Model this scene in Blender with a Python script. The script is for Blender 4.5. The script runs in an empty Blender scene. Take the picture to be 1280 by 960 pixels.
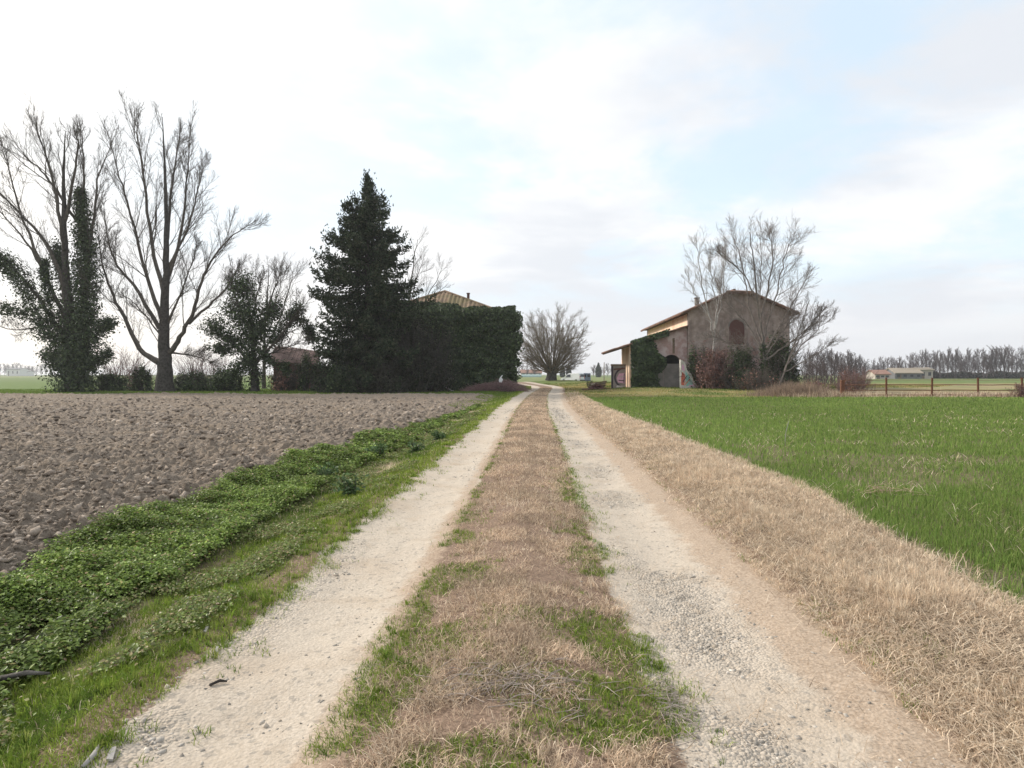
import bpy, bmesh, math, random
import numpy as np
from mathutils import Vector, Matrix

R = math.radians
S = bpy.context.scene
COL = S.collection
rng = np.random.default_rng(7)
F, HZ, CH = 800.0, 468.0, 1.5          # focal length in photo pixels, horizon row, eye height


def at(px, py, Y):
    """Place of a photo pixel at distance Y in front of the eye (metres)."""
    return Vector(((px - 640) / F * Y, Y, CH - (py - HZ) / F * Y))


# ------------------------------------------------------------------ noise
def _hash(ix, iy, seed):
    h = (ix.astype(np.int64) * 374761393 + iy.astype(np.int64) * 668265263 + seed * 974711) & 0xffffffff
    h = ((h ^ (h >> 13)) * 1274126177) & 0xffffffff
    h = ((h ^ (h >> 16)) * 2246822519) & 0xffffffff
    return ((h ^ (h >> 15)) & 0xffffff) / float(0xffffff)


def vnoise(x, y, scale, seed=0):
    x = np.asarray(x, float) / scale; y = np.asarray(y, float) / scale
    ix = np.floor(x); iy = np.floor(y)
    fx = x - ix; fy = y - iy
    fx = fx * fx * (3 - 2 * fx); fy = fy * fy * (3 - 2 * fy)
    a = _hash(ix, iy, seed); b = _hash(ix + 1, iy, seed)
    c = _hash(ix, iy + 1, seed); d = _hash(ix + 1, iy + 1, seed)
    return (a * (1 - fx) + b * fx) * (1 - fy) + (c * (1 - fx) + d * fx) * fy


def fbm(x, y, scale, seed=0, octs=4):
    t = 0; a = 1; s = 0
    for o in range(octs):
        t = t + a * vnoise(x, y, scale / 2 ** o, seed + o * 17); s += a; a *= .5
    return t / s


def lumps(x, y, scale, seed):
    x = x / scale; y = y / scale
    ix = np.floor(x); iy = np.floor(y)
    best = np.zeros_like(x)
    for dx in (-1, 0, 1):
        for dy in (-1, 0, 1):
            cx = ix + dx; cy = iy + dy
            px = cx + _hash(cx, cy, seed); py = cy + _hash(cx, cy, seed + 1)
            r = .35 + .45 * _hash(cx, cy, seed + 2)
            hgt = .25 + .75 * _hash(cx, cy, seed + 3)
            ang = _hash(cx, cy, seed + 4) * math.pi
            ex = (x - px) * np.cos(ang) + (y - py) * np.sin(ang)
            ey = -(x - px) * np.sin(ang) + (y - py) * np.cos(ang)
            d2 = (ex * ex + ey * ey * 1.8) / (r * r)
            tilt = 1 + (.9 * _hash(cx, cy, seed + 5) - .45) * ex / r * 2 + (.9 * _hash(cx, cy, seed + 6) - .45) * ey / r * 2
            best = np.maximum(best, hgt * r * np.clip((1 - np.sqrt(d2)) * 2.4, 0, 1) * tilt * .9)
    return best


def sstep(a, b, x):
    t = np.clip((np.asarray(x, float) - a) / (b - a), 0, 1)
    return t * t * (3 - 2 * t)


# ------------------------------------------------------------------ the lie of the land
_rv = np.linspace(-10, 260, 2701)
_rx = np.interp(_rv, [-10, 0, 2.4, 10, 28.6, 46, 56, 68, 78, 87, 97, 120, 160, 260],
                [-.45, -.05, .05, .33, .95, 1.95, 2.7, 3.7, 4.15, 3.7, 2.2, -2.6, -13, -48])
for _ in range(6):
    _k = np.ones(25) / 25
    _p = np.concatenate([_rx[:1].repeat(12) - np.arange(12, 0, -1) * (_rx[1] - _rx[0]), _rx,
                         _rx[-1:].repeat(12) + np.arange(1, 13) * (_rx[-1] - _rx[-2])])
    _rx = np.convolve(_p, _k, 'valid')


def road(v):
    return np.interp(v, _rv, _rx)


def plough_edge(v):
    return np.interp(v, [0, 3, 5, 10, 15, 20, 28, 60], [-3.5, -3.75, -3.8, -4.1, -4.0, -3.5, -3.0, -2.9])


def crop_edge(v):
    return np.interp(v, [1.5, 3.8, 8, 13, 26, 41], [2.75, 2.95, 3.42, 3.36, 3.02, 2.9])


def height(x, y):
    x = np.asarray(x, float); y = np.asarray(y, float)
    u = x - road(y)
    fade = 1 - sstep(30, 90, y)
    rut = np.exp(-((u + 1.25) / .42) ** 2) + np.exp(-((u - 1.07) / .42) ** 2)
    z = -.05 * rut + .045 * np.exp(-((u + .08) / .5) ** 2)
    z = z + .09 * sstep(1.75, 2.4, u) * (1 - .8 * sstep(2.8, 3.9, u))
    z = z - .16 * sstep(-1.9, -2.7, u) * (1 - sstep(-3.3, -4.4, u))
    z = z * fade
    z = z + (fbm(x, y, 1.1, 3) - .5) * .06 * fade
    # yard in front of the brick barn, mound under the round tree, brow by the ivy house
    z = z + .30 * sstep(42, 58, y) * sstep(4, 9, u) * (1 - sstep(30, 50, x)) * (1 - sstep(95, 120, y))
    z = z + .45 * np.exp(-(((x - 6.6) / 7) ** 2 + ((y - 105) / 9) ** 2))
    return z


def hz(x, y):
    return float(height(np.array([x]), np.array([y]))[0])


# ------------------------------------------------------------------ mesh plumbing
def raw_mesh(name, V, polys, col=None, smooth=False, attrs=None):
    """polys: list of (M,k) index arrays."""
    me = bpy.data.meshes.new(name)
    V = np.asarray(V, np.float32)
    me.vertices.add(len(V)); me.vertices.foreach_set('co', V.ravel())
    polys = [np.asarray(p, np.int32) for p in polys if len(p)]
    loops = np.concatenate([p.ravel() for p in polys])
    tot = np.concatenate([np.full(len(p), p.shape[1], np.int32) for p in polys])
    start = np.concatenate([[0], np.cumsum(tot)[:-1]]).astype(np.int32)
    me.loops.add(len(loops)); me.loops.foreach_set('vertex_index', loops)
    me.polygons.add(len(tot)); me.polygons.foreach_set('loop_start', start)
    me.polygons.foreach_set('loop_total', tot)
    if smooth:
        me.polygons.foreach_set('use_smooth', np.ones(len(tot), bool))
    me.update(calc_edges=True)
    if col is not None:
        a = me.attributes.new('Col', 'FLOAT_COLOR', 'POINT')
        c = np.ones((len(V), 4), np.float32); c[:, :3] = col
        a.data.foreach_set('color', c.ravel())
    for k, arr in (attrs or {}).items():
        a = me.attributes.new(k, 'FLOAT', 'POINT')
        a.data.foreach_set('value', np.asarray(arr, np.float32))
    return me


def link(name, me, mat=None, parent=None, loc=None):
    o = bpy.data.objects.new(name, me); COL.objects.link(o)
    if mat is not None:
        if isinstance(mat, (list, tuple)):
            for m in mat: me.materials.append(m)
        else:
            me.materials.append(mat)
    if parent is not None: o.parent = parent
    if loc is not None: o.location = loc
    return o


def tag(o, label, cat, group=None, kind=None):
    o['label'] = label; o['category'] = cat
    if group: o['group'] = group
    if kind: o['kind'] = kind
    return o


def thing(name, label, cat, loc=(0, 0, 0), rz=0, group=None):
    o = bpy.data.objects.new(name, None); COL.objects.link(o)
    o.empty_display_size = .2
    o.location = loc; o.rotation_euler = (0, 0, rz)
    return tag(o, label, cat, group)


def copy_tree(o, parent=None):
    c = o.copy(); COL.objects.link(c)
    if parent is not None: c.parent = parent
    for ch in [x for x in bpy.data.objects if x.parent == o]:
        copy_tree(ch, c)
    return c


class MB:
    """Collects boxes, prisms and tubes; build() links them as one mesh object."""
    def __init__(s): s.bm = bmesh.new()

    def box(s, x0, x1, y0, y1, z0, z1, bevel=0, jit=0):
        vs = [s.bm.verts.new((x, y, z)) for x in (x0, x1) for y in (y0, y1) for z in (z0, z1)]
        idx = [(0, 1, 3, 2), (4, 6, 7, 5), (0, 4, 5, 1), (2, 3, 7, 6), (0, 2, 6, 4), (1, 5, 7, 3)]
        fs = [s.bm.faces.new([vs[i] for i in f]) for f in idx]
        if jit:
            for v in vs: v.co += Vector((random.uniform(-jit, jit), random.uniform(-jit, jit), random.uniform(-jit, jit)))
        if bevel:
            es = list({e for f in fs for e in f.edges})
            bmesh.ops.bevel(s.bm, geom=es, offset=bevel, segments=2, affect='EDGES', profile=.5)
        return vs

    def prism(s, pts, vec):
        """Flat outline (list of 3-D points, in order) pushed along vec."""
        a = [s.bm.verts.new(p) for p in pts]; b = [s.bm.verts.new(Vector(p) + Vector(vec)) for p in pts]
        s.bm.faces.new(a); s.bm.faces.new(b[::-1])
        n = len(a)
        for i in range(n): s.bm.faces.new((a[i], b[i], b[(i + 1) % n], a[(i + 1) % n]))

    def tube(s, pts, rad, sides=6):
        rings = []
        for i, p in enumerate(pts):
            p = Vector(p)
            t = (Vector(pts[min(i + 1, len(pts) - 1)]) - Vector(pts[max(i - 1, 0)])).normalized()
            ref = Vector((0, 0, 1)) if abs(t.z) < .9 else Vector((1, 0, 0))
            n = (ref - t * ref.dot(t)).normalized(); b = t.cross(n)
            r = rad[i] if isinstance(rad, (list, tuple)) else rad
            rings.append([s.bm.verts.new(p + (n * math.cos(k / sides * math.tau) + b * math.sin(k / sides * math.tau)) * r) for k in range(sides)])
        for A, B in zip(rings, rings[1:]):
            for k in range(sides): s.bm.faces.new((A[k], A[(k + 1) % sides], B[(k + 1) % sides], B[k]))
        s.bm.faces.new(rings[0][::-1]); s.bm.faces.new(rings[-1])

    def build(s, name, mat, parent=None, loc=None, smooth=False):
        bmesh.ops.recalc_face_normals(s.bm, faces=s.bm.faces)
        me = bpy.data.meshes.new(name); s.bm.to_mesh(me); s.bm.free()
        if smooth:
            for p in me.polygons: p.use_smooth = True
        return link(name, me, mat, parent, loc)


# ------------------------------------------------------------------ materials
def new_mat(name):
    m = bpy.data.materials.new(name); m.use_nodes = True
    nt = m.node_tree; nt.nodes.clear()
    out = nt.nodes.new('ShaderNodeOutputMaterial')
    return m, nt, out


def nd(nt, t, ins=None, **kw):
    n = nt.nodes.new(t)
    for k, v in kw.items(): setattr(n, k, v)
    for k, v in (ins or {}).items():
        if hasattr(v, 'is_output') or isinstance(v, bpy.types.NodeSocket): nt.links.new(v, n.inputs[k])
        else: n.inputs[k].default_value = v
    return n


def c4(c): return (c[0], c[1], c[2], 1)


def mixc(nt, f, a, b, blend='MIX'):
    n = nt.nodes.new('ShaderNodeMix'); n.data_type = 'RGBA'; n.blend_type = blend
    for i, v in ((0, f), (6, a), (7, b)):
        if isinstance(v, bpy.types.NodeSocket): nt.links.new(v, n.inputs[i])
        else: n.inputs[i].default_value = v if i == 0 else c4(v)
    return n.outputs[2]


def ramp(nt, f, lo, hi):
    n = nd(nt, 'ShaderNodeMapRange', {0: f, 1: lo, 2: hi, 3: 0.0, 4: 1.0}, interpolation_type='SMOOTHSTEP')
    return n.outputs[0]


def math_(nt, op, a, b=0.0, clamp=False):
    return nd(nt, 'ShaderNodeMath', {0: a, 1: b}, operation=op, use_clamp=clamp).outputs[0]


def noise(nt, vec, scale, detail=5, rough=.55, dist=0.0):
    return nd(nt, 'ShaderNodeTexNoise', {'Vector': vec, 'Scale': scale, 'Detail': detail, 'Roughness': rough, 'Distortion': dist}).outputs[0]


def geo_pos(nt): return nd(nt, 'ShaderNodeNewGeometry').outputs['Position']
def obj_pos(nt): return nd(nt, 'ShaderNodeTexCoord').outputs['Object']
def attr(nt, name): return nd(nt, 'ShaderNodeAttribute', attribute_name=name)


def finish(nt, out, col, rough=.85, bump=None, bdist=.02, spec=.3, metal=0.0):
    p = nd(nt, 'ShaderNodeBsdfPrincipled', {'Base Color': col if isinstance(col, bpy.types.NodeSocket) else c4(col), 'Roughness': rough, 'Specular IOR Level': spec, 'Metallic': metal})
    if bump is not None:
        b = nd(nt, 'ShaderNodeBump', {'Height': bump, 'Strength': 1.0, 'Distance': bdist})
        nt.links.new(b.outputs[0], p.inputs['Normal'])
    nt.links.new(p.outputs[0], out.inputs[0])


def m_noise(name, c1, c2, scale=4, rough=.85, bump=.01, c3=None, s3=.6, spec=.25, metal=0.0):
    m, nt, out = new_mat(name); v = obj_pos(nt)
    n1 = noise(nt, v, scale, 6, .6)
    col = mixc(nt, ramp(nt, n1, .35, .65), c1, c2)
    if c3 is not None: col = mixc(nt, ramp(nt, noise(nt, v, s3, 4), .48, .66), col, c3)
    finish(nt, out, col, rough, noise(nt, v, scale * 3, 5) if bump else None, bump, spec, metal)
    return m


def m_leaf(name, transl=.3, rough=.6, gloss=0.0):
    """Thin leaf: colour comes from each leaf's own tint."""
    m, nt, out = new_mat(name)
    c = attr(nt, 'Col').outputs['Color']
    d = nd(nt, 'ShaderNodeBsdfDiffuse', {'Color': c})
    t = nd(nt, 'ShaderNodeBsdfTranslucent', {'Color': c})
    mx = nd(nt, 'ShaderNodeMixShader', {0: transl, 1: d.outputs[0], 2: t.outputs[0]})
    o = mx.outputs[0]
    if gloss:
        g = nd(nt, 'ShaderNodeBsdfGlossy', {'Roughness': .4})
        mx2 = nd(nt, 'ShaderNodeMixShader', {0: gloss, 1: o, 2: g.outputs[0]}); o = mx2.outputs[0]
    nt.links.new(o, out.inputs[0])
    return m


def m_tint(name, rough=.9, bscale=30, bdist=.01):
    m, nt, out = new_mat(name); v = geo_pos(nt)
    c = attr(nt, 'Col').outputs['Color']
    n = noise(nt, v, bscale, 5)
    col = mixc(nt, 1.0, c, mixc(nt, n, (.6, .6, .6), (1.35, 1.35, 1.35)), 'MULTIPLY')
    finish(nt, out, col, rough, n, bdist, .2)
    return m


M_BLADE = m_leaf('grass_blade', .35)
M_STRAW = m_leaf('straw', .25)
M_WEED = m_leaf('weed_leaf', .3, gloss=.025)
M_IVY = m_leaf('ivy_leaf', .12, gloss=.025)
M_NEEDLE = m_leaf('spruce_needle', .08)
M_STONE = m_tint('loose_stone', .9, 60, .004)
M_CLOD = m_tint('earth_clod', .95, 40, .012)
M_BARK = m_noise('grey_bark', (.085, .075, .068), (.16, .145, .13), 6, .95, .03)
M_BARKD = m_noise('dark_bark', (.04, .035, .032), (.085, .075, .068), 6, .95, .03)
M_TWIG = m_noise('twig_bark', (.075, .062, .053), (.125, .105, .09), 5, .95, 0)
M_TWIGW = m_noise('pale_twig_bark', (.30, .28, .26), (.45, .42, .40), 5, .9, 0)
M_TWIGP = m_noise('reddish_twig_bark', (.15, .085, .08), (.26, .17, .16), 5, .9, 0)
M_FARTREE = m_noise('far_twig_bark', (.075, .058, .058), (.12, .095, .095), 2, .95, 0)


# ------------------------------------------------------------------ vectorised plants
def unit(a):
    return a / np.maximum(np.linalg.norm(a, axis=-1, keepdims=True), 1e-9)


def pick(pal, n, jitter=.12):
    pal = np.asarray(pal, float)
    i = rng.integers(0, len(pal), n); j = rng.integers(0, len(pal), n); t = rng.random((n, 1))
    c = pal[i] * t + pal[j] * (1 - t)
    return c * (1 + rng.normal(0, jitter, (n, 1))).clip(.4, 1.8)


def blade_arrays(P, h, w, lean, col, dirang=None, bend=.5):
    """P (n,3); h, w, lean (n,). Five-vertex bent blades."""
    n = len(P)
    a = rng.random(n) * math.tau if dirang is None else dirang
    d = np.stack([np.cos(a), np.sin(a), np.zeros(n)], 1)
    sa = a + rng.normal(math.pi / 2, .5, n)
    s = np.stack([np.cos(sa), np.sin(sa), np.zeros(n)], 1) * (w * .5)[:, None]
    up = np.zeros((n, 3)); up[:, 2] = 1
    ln = lean[:, None]; hh = h[:, None]
    mid = P + (up * np.cos(ln * .7) + d * np.sin(ln * .7)) * hh * .55
    tl = ln * (1 + bend)
    tip = mid + (up * np.cos(tl) + d * np.sin(tl)) * hh * .5
    tip[:, 2] = np.maximum(tip[:, 2], P[:, 2] + .004)
    V = np.stack([P - s, P + s, mid + s * .8, mid - s * .8, tip], 1).reshape(-1, 3)
    b = (np.arange(n) * 5)[:, None]
    return V, b + np.array([[0, 1, 2, 3]]), b + np.array([[3, 2, 4]]), np.repeat(col, 5, 0)


def tufts(x, y, per, h, spread, width, pal, jit=.15, lift=0.0, splay=.8):
    """Bunches of blades fanning out from each centre."""
    m_ = len(x); k = np.repeat(np.arange(m_), per); n = len(k)
    r = np.abs(rng.normal(0, 1, n)); a = rng.random(n) * math.tau
    px = x[k] + np.cos(a) * r * spread[k] * .5; py = y[k] + np.sin(a) * r * spread[k] * .5
    P = np.stack([px, py, height(px, py) + lift], 1)
    lean = np.clip(r * splay + rng.normal(.1, .25, n), .02, 1.45)
    base = pick(pal, m_, jit)[k]
    col = base * (1 + rng.normal(0, .14, (n, 1))).clip(.5, 1.6)
    return blade_arrays(P, h[k] * rng.uniform(.5, 1.15, n), width[k] * rng.uniform(.6, 1.3, n), lean, col, a + rng.normal(0, .5, n), .55)


def blades(name, parts, mat, label, cat):
    Vs, Q, T, C = [], [], [], []; off = 0
    for V, q, t, c in parts:
        Vs.append(V); Q.append(q + off); T.append(t + off); C.append(c); off += len(V)
    me = raw_mesh(name, np.concatenate(Vs), [np.concatenate(Q), np.concatenate(T)], np.concatenate(C))
    return tag(link(name, me, mat), label, cat, kind='stuff')


def leaf_arrays(P, nrm, size, col, aspect=.7, axis=None):
    n = len(P)
    r = rng.normal(size=(n, 3)) if axis is None else axis
    t = unit(r - nrm * np.sum(r * nrm, 1, keepdims=True))
    b = np.cross(nrm, t)
    s = size[:, None]
    V = np.stack([P - t * s * .5, P - b * s * aspect * .5 + nrm * s * .12 - t * s * .08,
                  P + t * s * .5, P + b * s * aspect * .5 + nrm * s * .12 - t * s * .08], 1).reshape(-1, 3)
    k = (np.arange(n) * 4)[:, None]
    return V, np.concatenate([k + np.array([[0, 1, 2]]), k + np.array([[0, 2, 3]])]), np.repeat(col, 4, 0)


def leaf_mesh(name, P, nrm, size, col, aspect=.7, axis=None):
    V, T, C = leaf_arrays(P, unit(nrm), size, col, aspect, axis)
    return raw_mesh(name, V, [T], C)


_ico = bmesh.new(); bmesh.ops.create_icosphere(_ico, subdivisions=1, radius=1)
ICO_V = np.array([v.co[:] for v in _ico.verts]); ICO_F = np.array([[v.index for v in f.verts] for f in _ico.faces]); _ico.free()
_ico = bmesh.new(); bmesh.ops.create_icosphere(_ico, subdivisions=2, radius=1)
ICO2_V = np.array([v.co[:] for v in _ico.verts]); ICO2_F = np.array([[v.index for v in f.verts] for f in _ico.faces]); _ico.free()


def stones(name, P, size, col, mat, label, cat, jit=.22, flat=.65, fine=False, smooth=False):
    BV, BF = (ICO2_V, ICO2_F) if fine else (ICO_V, ICO_F)
    n, k = len(P), len(BV)
    sc = size[:, None] * np.stack([rng.uniform(.7, 1.3, n), rng.uniform(.6, 1.1, n), flat * rng.uniform(.6, 1.2, n)], 1)
    V = BV[None] * (1 + rng.normal(0, jit, (n, k, 1)))
    V = V * sc[:, None]
    a = rng.random(n) * math.tau; c, s = np.cos(a)[:, None], np.sin(a)[:, None]
    til = rng.normal(0, .3, n)[:, None]
    x, y, z = V[..., 0], V[..., 1], V[..., 2]
    z = z + x * til
    V = np.stack([x * c - y * s, x * s + y * c, z], 2) + P[:, None]
    Fc = (BF[None] + (np.arange(n) * k)[:, None, None]).reshape(-1, 3)
    me = raw_mesh(name, V.reshape(-1, 3), [Fc], np.repeat(col, k, 0), smooth)
    return tag(link(name, me, mat), label, cat, kind='stuff')


# ------------------------------------------------------------------ trees
class Tubes:
    def __init__(s): s.g = {}

    def add(s, pts, rad, sides=4):
        s.g.setdefault((len(pts), sides), []).append((pts, rad))

    def mesh(s, name, smooth=True):
        Vs, Fs, off = [], [], 0
        for (n, k), L in s.g.items():
            P = np.array([l[0] for l in L], float); Rr = np.array([l[1] for l in L], float)
            T = np.empty_like(P); T[:, 1:-1] = P[:, 2:] - P[:, :-2]; T[:, 0] = P[:, 1] - P[:, 0]; T[:, -1] = P[:, -1] - P[:, -2]
            T = unit(T)
            mean = unit(P[:, -1] - P[:, 0])
            ref = np.where((np.abs(mean[:, 2:3]) < .8), np.array([[0, 0, 1.]]), np.array([[.8, .6, 0]]))[:, None]
            nn = unit(ref - T * np.sum(ref * T, 2, keepdims=True)); bb = np.cross(T, nn)
            a = np.arange(k) / k * math.tau
            V = P[:, :, None] + (nn[:, :, None] * np.cos(a)[None, None, :, None] + bb[:, :, None] * np.sin(a)[None, None, :, None]) * Rr[:, :, None, None]
            B = len(L)
            base = (np.arange(B) * n * k)[:, None, None] + (np.arange(n - 1) * k)[None, :, None]
            i = np.arange(k)[None, None]; j = (np.arange(k) + 1)[None, None] % k
            Fq = np.stack([base + i, base + j, base + j + k, base + i + k], 3).reshape(-1, 4)
            Vs.append(V.reshape(-1, 3)); Fs.append(Fq + off); off += B * n * k
        return raw_mesh(name, np.concatenate(Vs), Fs, None, smooth)


def rot_dir(d, ang, rnd):
    ref = Vector((rnd.gauss(0, 1), rnd.gauss(0, 1), rnd.gauss(0, 1)))
    p = ref - d * ref.dot(d)
    if p.length < 1e-4: p = d.orthogonal()
    p.normalize()
    return (d * math.cos(ang) + p * math.sin(ang)).normalized()


def kids(tb, pts, rad, L, lvl, cfg, rnd):
    """Side branches along a limb given by pts and rad."""
    if lvl >= len(cfg['n']): return
    n = cfg['n'][lvl]; n = max(1, int(n * rnd.uniform(.75, 1.25)))
    m = len(pts) - 1
    for i in range(n):
        t = cfg['t0'][lvl] + (1 - cfg['t0'][lvl]) * (i + rnd.random()) / n
        f = t * m; a = min(int(f), m - 1); fr = f - a
        p = pts[a].lerp(pts[a + 1], fr); r = rad[a] * (1 - fr) + rad[a + 1] * fr
        d = (pts[a + 1] - pts[a]).normalized()
        ang = cfg['ang'][lvl] * rnd.uniform(.6, 1.3)
        l2 = L * cfg['len'][lvl] * (1.15 - .62 * t) * rnd.uniform(.6, 1.25)
        grow(tb, p, rot_dir(d, ang, rnd), l2, min(r * cfg.get('rr', .6), cfg.get('slim', .0085) * l2 + cfg['rmin']), lvl + 1, cfg, rnd)


def grow(tb, p, d, L, r, lvl, cfg, rnd):
    last = lvl >= len(cfg['n'])
    n = 4 if last else 6
    rmin = cfg['rmin']
    r = max(r, rmin * (1.0 if last else 1.3))
    pts = [p.copy()]; rad = [r]
    up = cfg['up']; wob = cfg['wob'] * (.7 if last else 1)
    for i in range(n - 1):
        d = (d + Vector((rnd.gauss(0, wob), rnd.gauss(0, wob), rnd.gauss(0, wob) + up))).normalized()
        p = p + d * (L / (n - 1)); pts.append(p.copy())
        rad.append(max(r * (1 - .8 * (i + 1) / (n - 1)), rmin * .6))
    tb.add(pts, rad, 3 if last else 4)
    if not last: kids(tb, pts, rad, L, lvl, cfg, rnd)


def smooth_path(raw, per=4, jit=0.0, rnd=None):
    """Catmull-Rom through raw points."""
    P = [raw[0] * 2 - raw[1]] + list(raw) + [raw[-1] * 2 - raw[-2]]
    o = []
    for i in range(1, len(P) - 2):
        for k in range(per):
            t = k / per; a, b, c, d = P[i - 1], P[i], P[i + 1], P[i + 2]
            q = .5 * ((2 * b) + (c - a) * t + (2 * a - 5 * b + 4 * c - d) * t * t + (3 * b - a - 3 * c + d) * t ** 3)
            if rnd and (i > 1 or k > 0): q += Vector((rnd.gauss(0, jit), rnd.gauss(0, jit), rnd.gauss(0, jit * .5)))
            o.append(q)
    o.append(raw[-1])
    return o


def limb_len(p): return sum((b - a).length for a, b in zip(p, p[1:]))


def limb(tb, raw, r0, r1, cfg, rnd, sides=7, jit=.06, lvl=0, power=1.0):
    pts = smooth_path(raw, 4, jit, rnd)
    n = len(pts); rad = [r0 + (r1 - r0) * (i / (n - 1)) ** power for i in range(n)]
    tb.add(pts, rad, sides)
    if cfg:
        for _ in range(2): grow(tb, pts[-1], rot_dir((pts[-1] - pts[-2]).normalized(), rnd.uniform(.05, .35), rnd), limb_len(pts) * .11 * rnd.uniform(.7, 1.2), r1, len(cfg['n']) - 1, cfg, rnd)
    if cfg: kids(tb, pts, rad, limb_len(pts), lvl, cfg, rnd)
    return pts, rad


def ivy_on(paths, per_m, spread, size, pal, taper=True):
    """Leaf cloud hugging limbs: paths = list of (points, start radius, end radius, weight)."""
    Ps, Ns = [], []
    for pts, ra, rb, wgt in paths:
        pts = [Vector(p) for p in pts]
        n = int(limb_len(pts) * per_m * wgt)
        seg = np.array([p[:] for p in pts]); m = len(seg) - 1
        # clumps along the limb
        t = rng.random(n); nc = max(4, n // 90)
        tc = rng.random(nc); oc = rng.normal(size=(nc, 3)); oc[:, 2] *= .6
        ci = rng.integers(0, nc, n)
        t = np.clip(tc[ci] + rng.normal(0, .05, n), 0, .999)
        f = t * m; i = f.astype(int); fr = (f - i)[:, None]
        c = seg[i] * (1 - fr) + seg[i + 1] * fr
        rad = (ra + (rb - ra) * t)[:, None]
        o = unit(oc[ci]) * rad * rng.uniform(.2, .9, (n, 1)) + rng.normal(size=(n, 3)) * rad * .38
        Ps.append(c + o * spread); Ns.append(unit(o + rng.normal(size=(n, 3)) * .5 + np.array([0, 0, .5])))
    P = np.concatenate(Ps); N = np.concatenate(Ns); n = len(P)
    P[:, 2] = np.maximum(P[:, 2], .05)
    return P, N, size * rng.uniform(.6, 1.4, n), pick(pal, n, .25)


IVY = [(.028, .046, .018), (.048, .072, .028), (.085, .112, .046), (.034, .046, .022)]
IVYL = [(.045, .075, .022), (.07, .105, .034), (.035, .055, .02)]
DRYLEAF = [(.22, .10, .07), (.15, .075, .055), (.27, .15, .11), (.12, .065, .05)]


def tree_root(name, label, base, cat='tree', group=None):
    return thing(name, label, cat, base, 0, group)


def put(o, root):
    """Parent a mesh built in world space to its thing."""
    o.parent = root
    o.matrix_parent_inverse = Matrix.Translation(-root.location)
    return o
# ================================================================== GROUND
def strip(name, vs, ncol, u_of, disp=None, mat=None, dive=(0, 0), attrs=None, label=None, kind='structure', cat=None, lift=0.0):
    """Sheet in road coordinates: u_of(v, s) -> u for s in 0..1."""
    s = np.linspace(0, 1, ncol)
    VV, SS = np.meshgrid(vs, s, indexing='ij')
    U = u_of(VV, SS); X = U + road(VV)
    Z = height(X, VV) + lift
    if disp is not None: Z = Z + disp(X, VV, U)
    if dive[1]: Z = Z - .3 * sstep(vs[-1] - dive[1], vs[-1], VV)
    V = np.stack([X, VV, Z], 2).reshape(-1, 3)
    n, m = len(vs), ncol
    i = (np.arange(n - 1) * m)[:, None] + np.arange(m - 1)[None]
    Fq = np.stack([i, i + 1, i + m + 1, i + m], 2).reshape(-1, 4)
    if U[0, -1] < U[0, 0]: Fq = Fq[:, ::-1]
    at_ = {k: f(X, VV, U).ravel() for k, f in (attrs or {}).items()}
    me = raw_mesh(name, V, [Fq], None, True, at_)
    return tag(link(name, me, mat), label, cat or name.replace('_', ' '), kind=kind)


def geo(v0, v1, ratio):
    n = int(math.log(v1 / v0) / ratio) + 2
    return v0 * (v1 / v0) ** (np.arange(n) / (n - 1))


# ---- dirt track (two ruts and the strip between)
def rutmask(x, y, u):
    w = .09 * (fbm(x, y, .5, 11) - .5) * 2 + .10 * (fbm(x, y, 2.2, 12) - .5) * 2
    L = sstep(-1.80, -1.62, u + w) * (1 - sstep(-.86, -.66, u + w))
    Rr = sstep(.52, .68, u + w) * (1 - sstep(1.50, 1.95, u + w * 1.4))
    return np.maximum(L, Rr)


def brownmask(x, y, u):
    a = np.exp(-((u - 1.60) / .24) ** 2) * 1.1 + .75 * np.exp(-((u + .82) / .12) ** 2)
    return np.clip(a * (.5 + fbm(x, y, .9, 31)), 0, 1) * (1 - sstep(20, 50, y) * .5)


def stonemask(x, y, u):
    n = fbm(x, y, 1.3, 21)
    a = np.exp(-((u - 1.02) / .28) ** 2) * sstep(.42, .6, n)
    b = np.exp(-((u + 1.05) / .22) ** 2) * sstep(.54, .68, fbm(x, y, 2.0, 22)) * .5 * sstep(7, 12, y)
    c = np.exp(-((u + 1.62) / .16) ** 2) * .55 * sstep(.35, .6, fbm(x, y, .8, 23)) * (1 - sstep(4, 8, y))
    return np.clip(a + b + c, 0, 1)


m, nt, out = new_mat('track_gravel'); v = geo_pos(nt)
rm = attr(nt, 'rut').outputs['Fac']; bm_ = attr(nt, 'brown').outputs['Fac']; sm = attr(nt, 'stony').outputs['Fac']
fine = noise(nt, v, 55, 6, .65); mid = noise(nt, v, 7, 5, .6); big = noise(nt, v, 1.1, 4)
gravel = mixc(nt, ramp(nt, fine, .3, .72), (.385, .33, .265), (.535, .465, .385))
gravel = mixc(nt, math_(nt, 'MULTIPLY', ramp(nt, mid, .45, .75), .5), gravel, (.53, .455, .365))
gravel = mixc(nt, math_(nt, 'MULTIPLY', ramp(nt, big, .45, .7), .5), gravel, (.40, .32, .24))
vor = nd(nt, 'ShaderNodeTexVoronoi', {'Vector': v, 'Scale': 60.0, 'Randomness': 1.0})
vcol = nd(nt, 'ShaderNodeSeparateColor', {0: vor.outputs['Color']}).outputs[0]
peb = mixc(nt, vcol, (.25, .215, .175), (.55, .49, .415))
gravel = mixc(nt, math_(nt, 'MULTIPLY', sm, .6), gravel, peb)
gravel = mixc(nt, math_(nt, 'MULTIPLY', ramp(nt, noise(nt, v, 2.6, 6, .65), .5, .72), .55), gravel, (.36, .285, .21))
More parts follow.
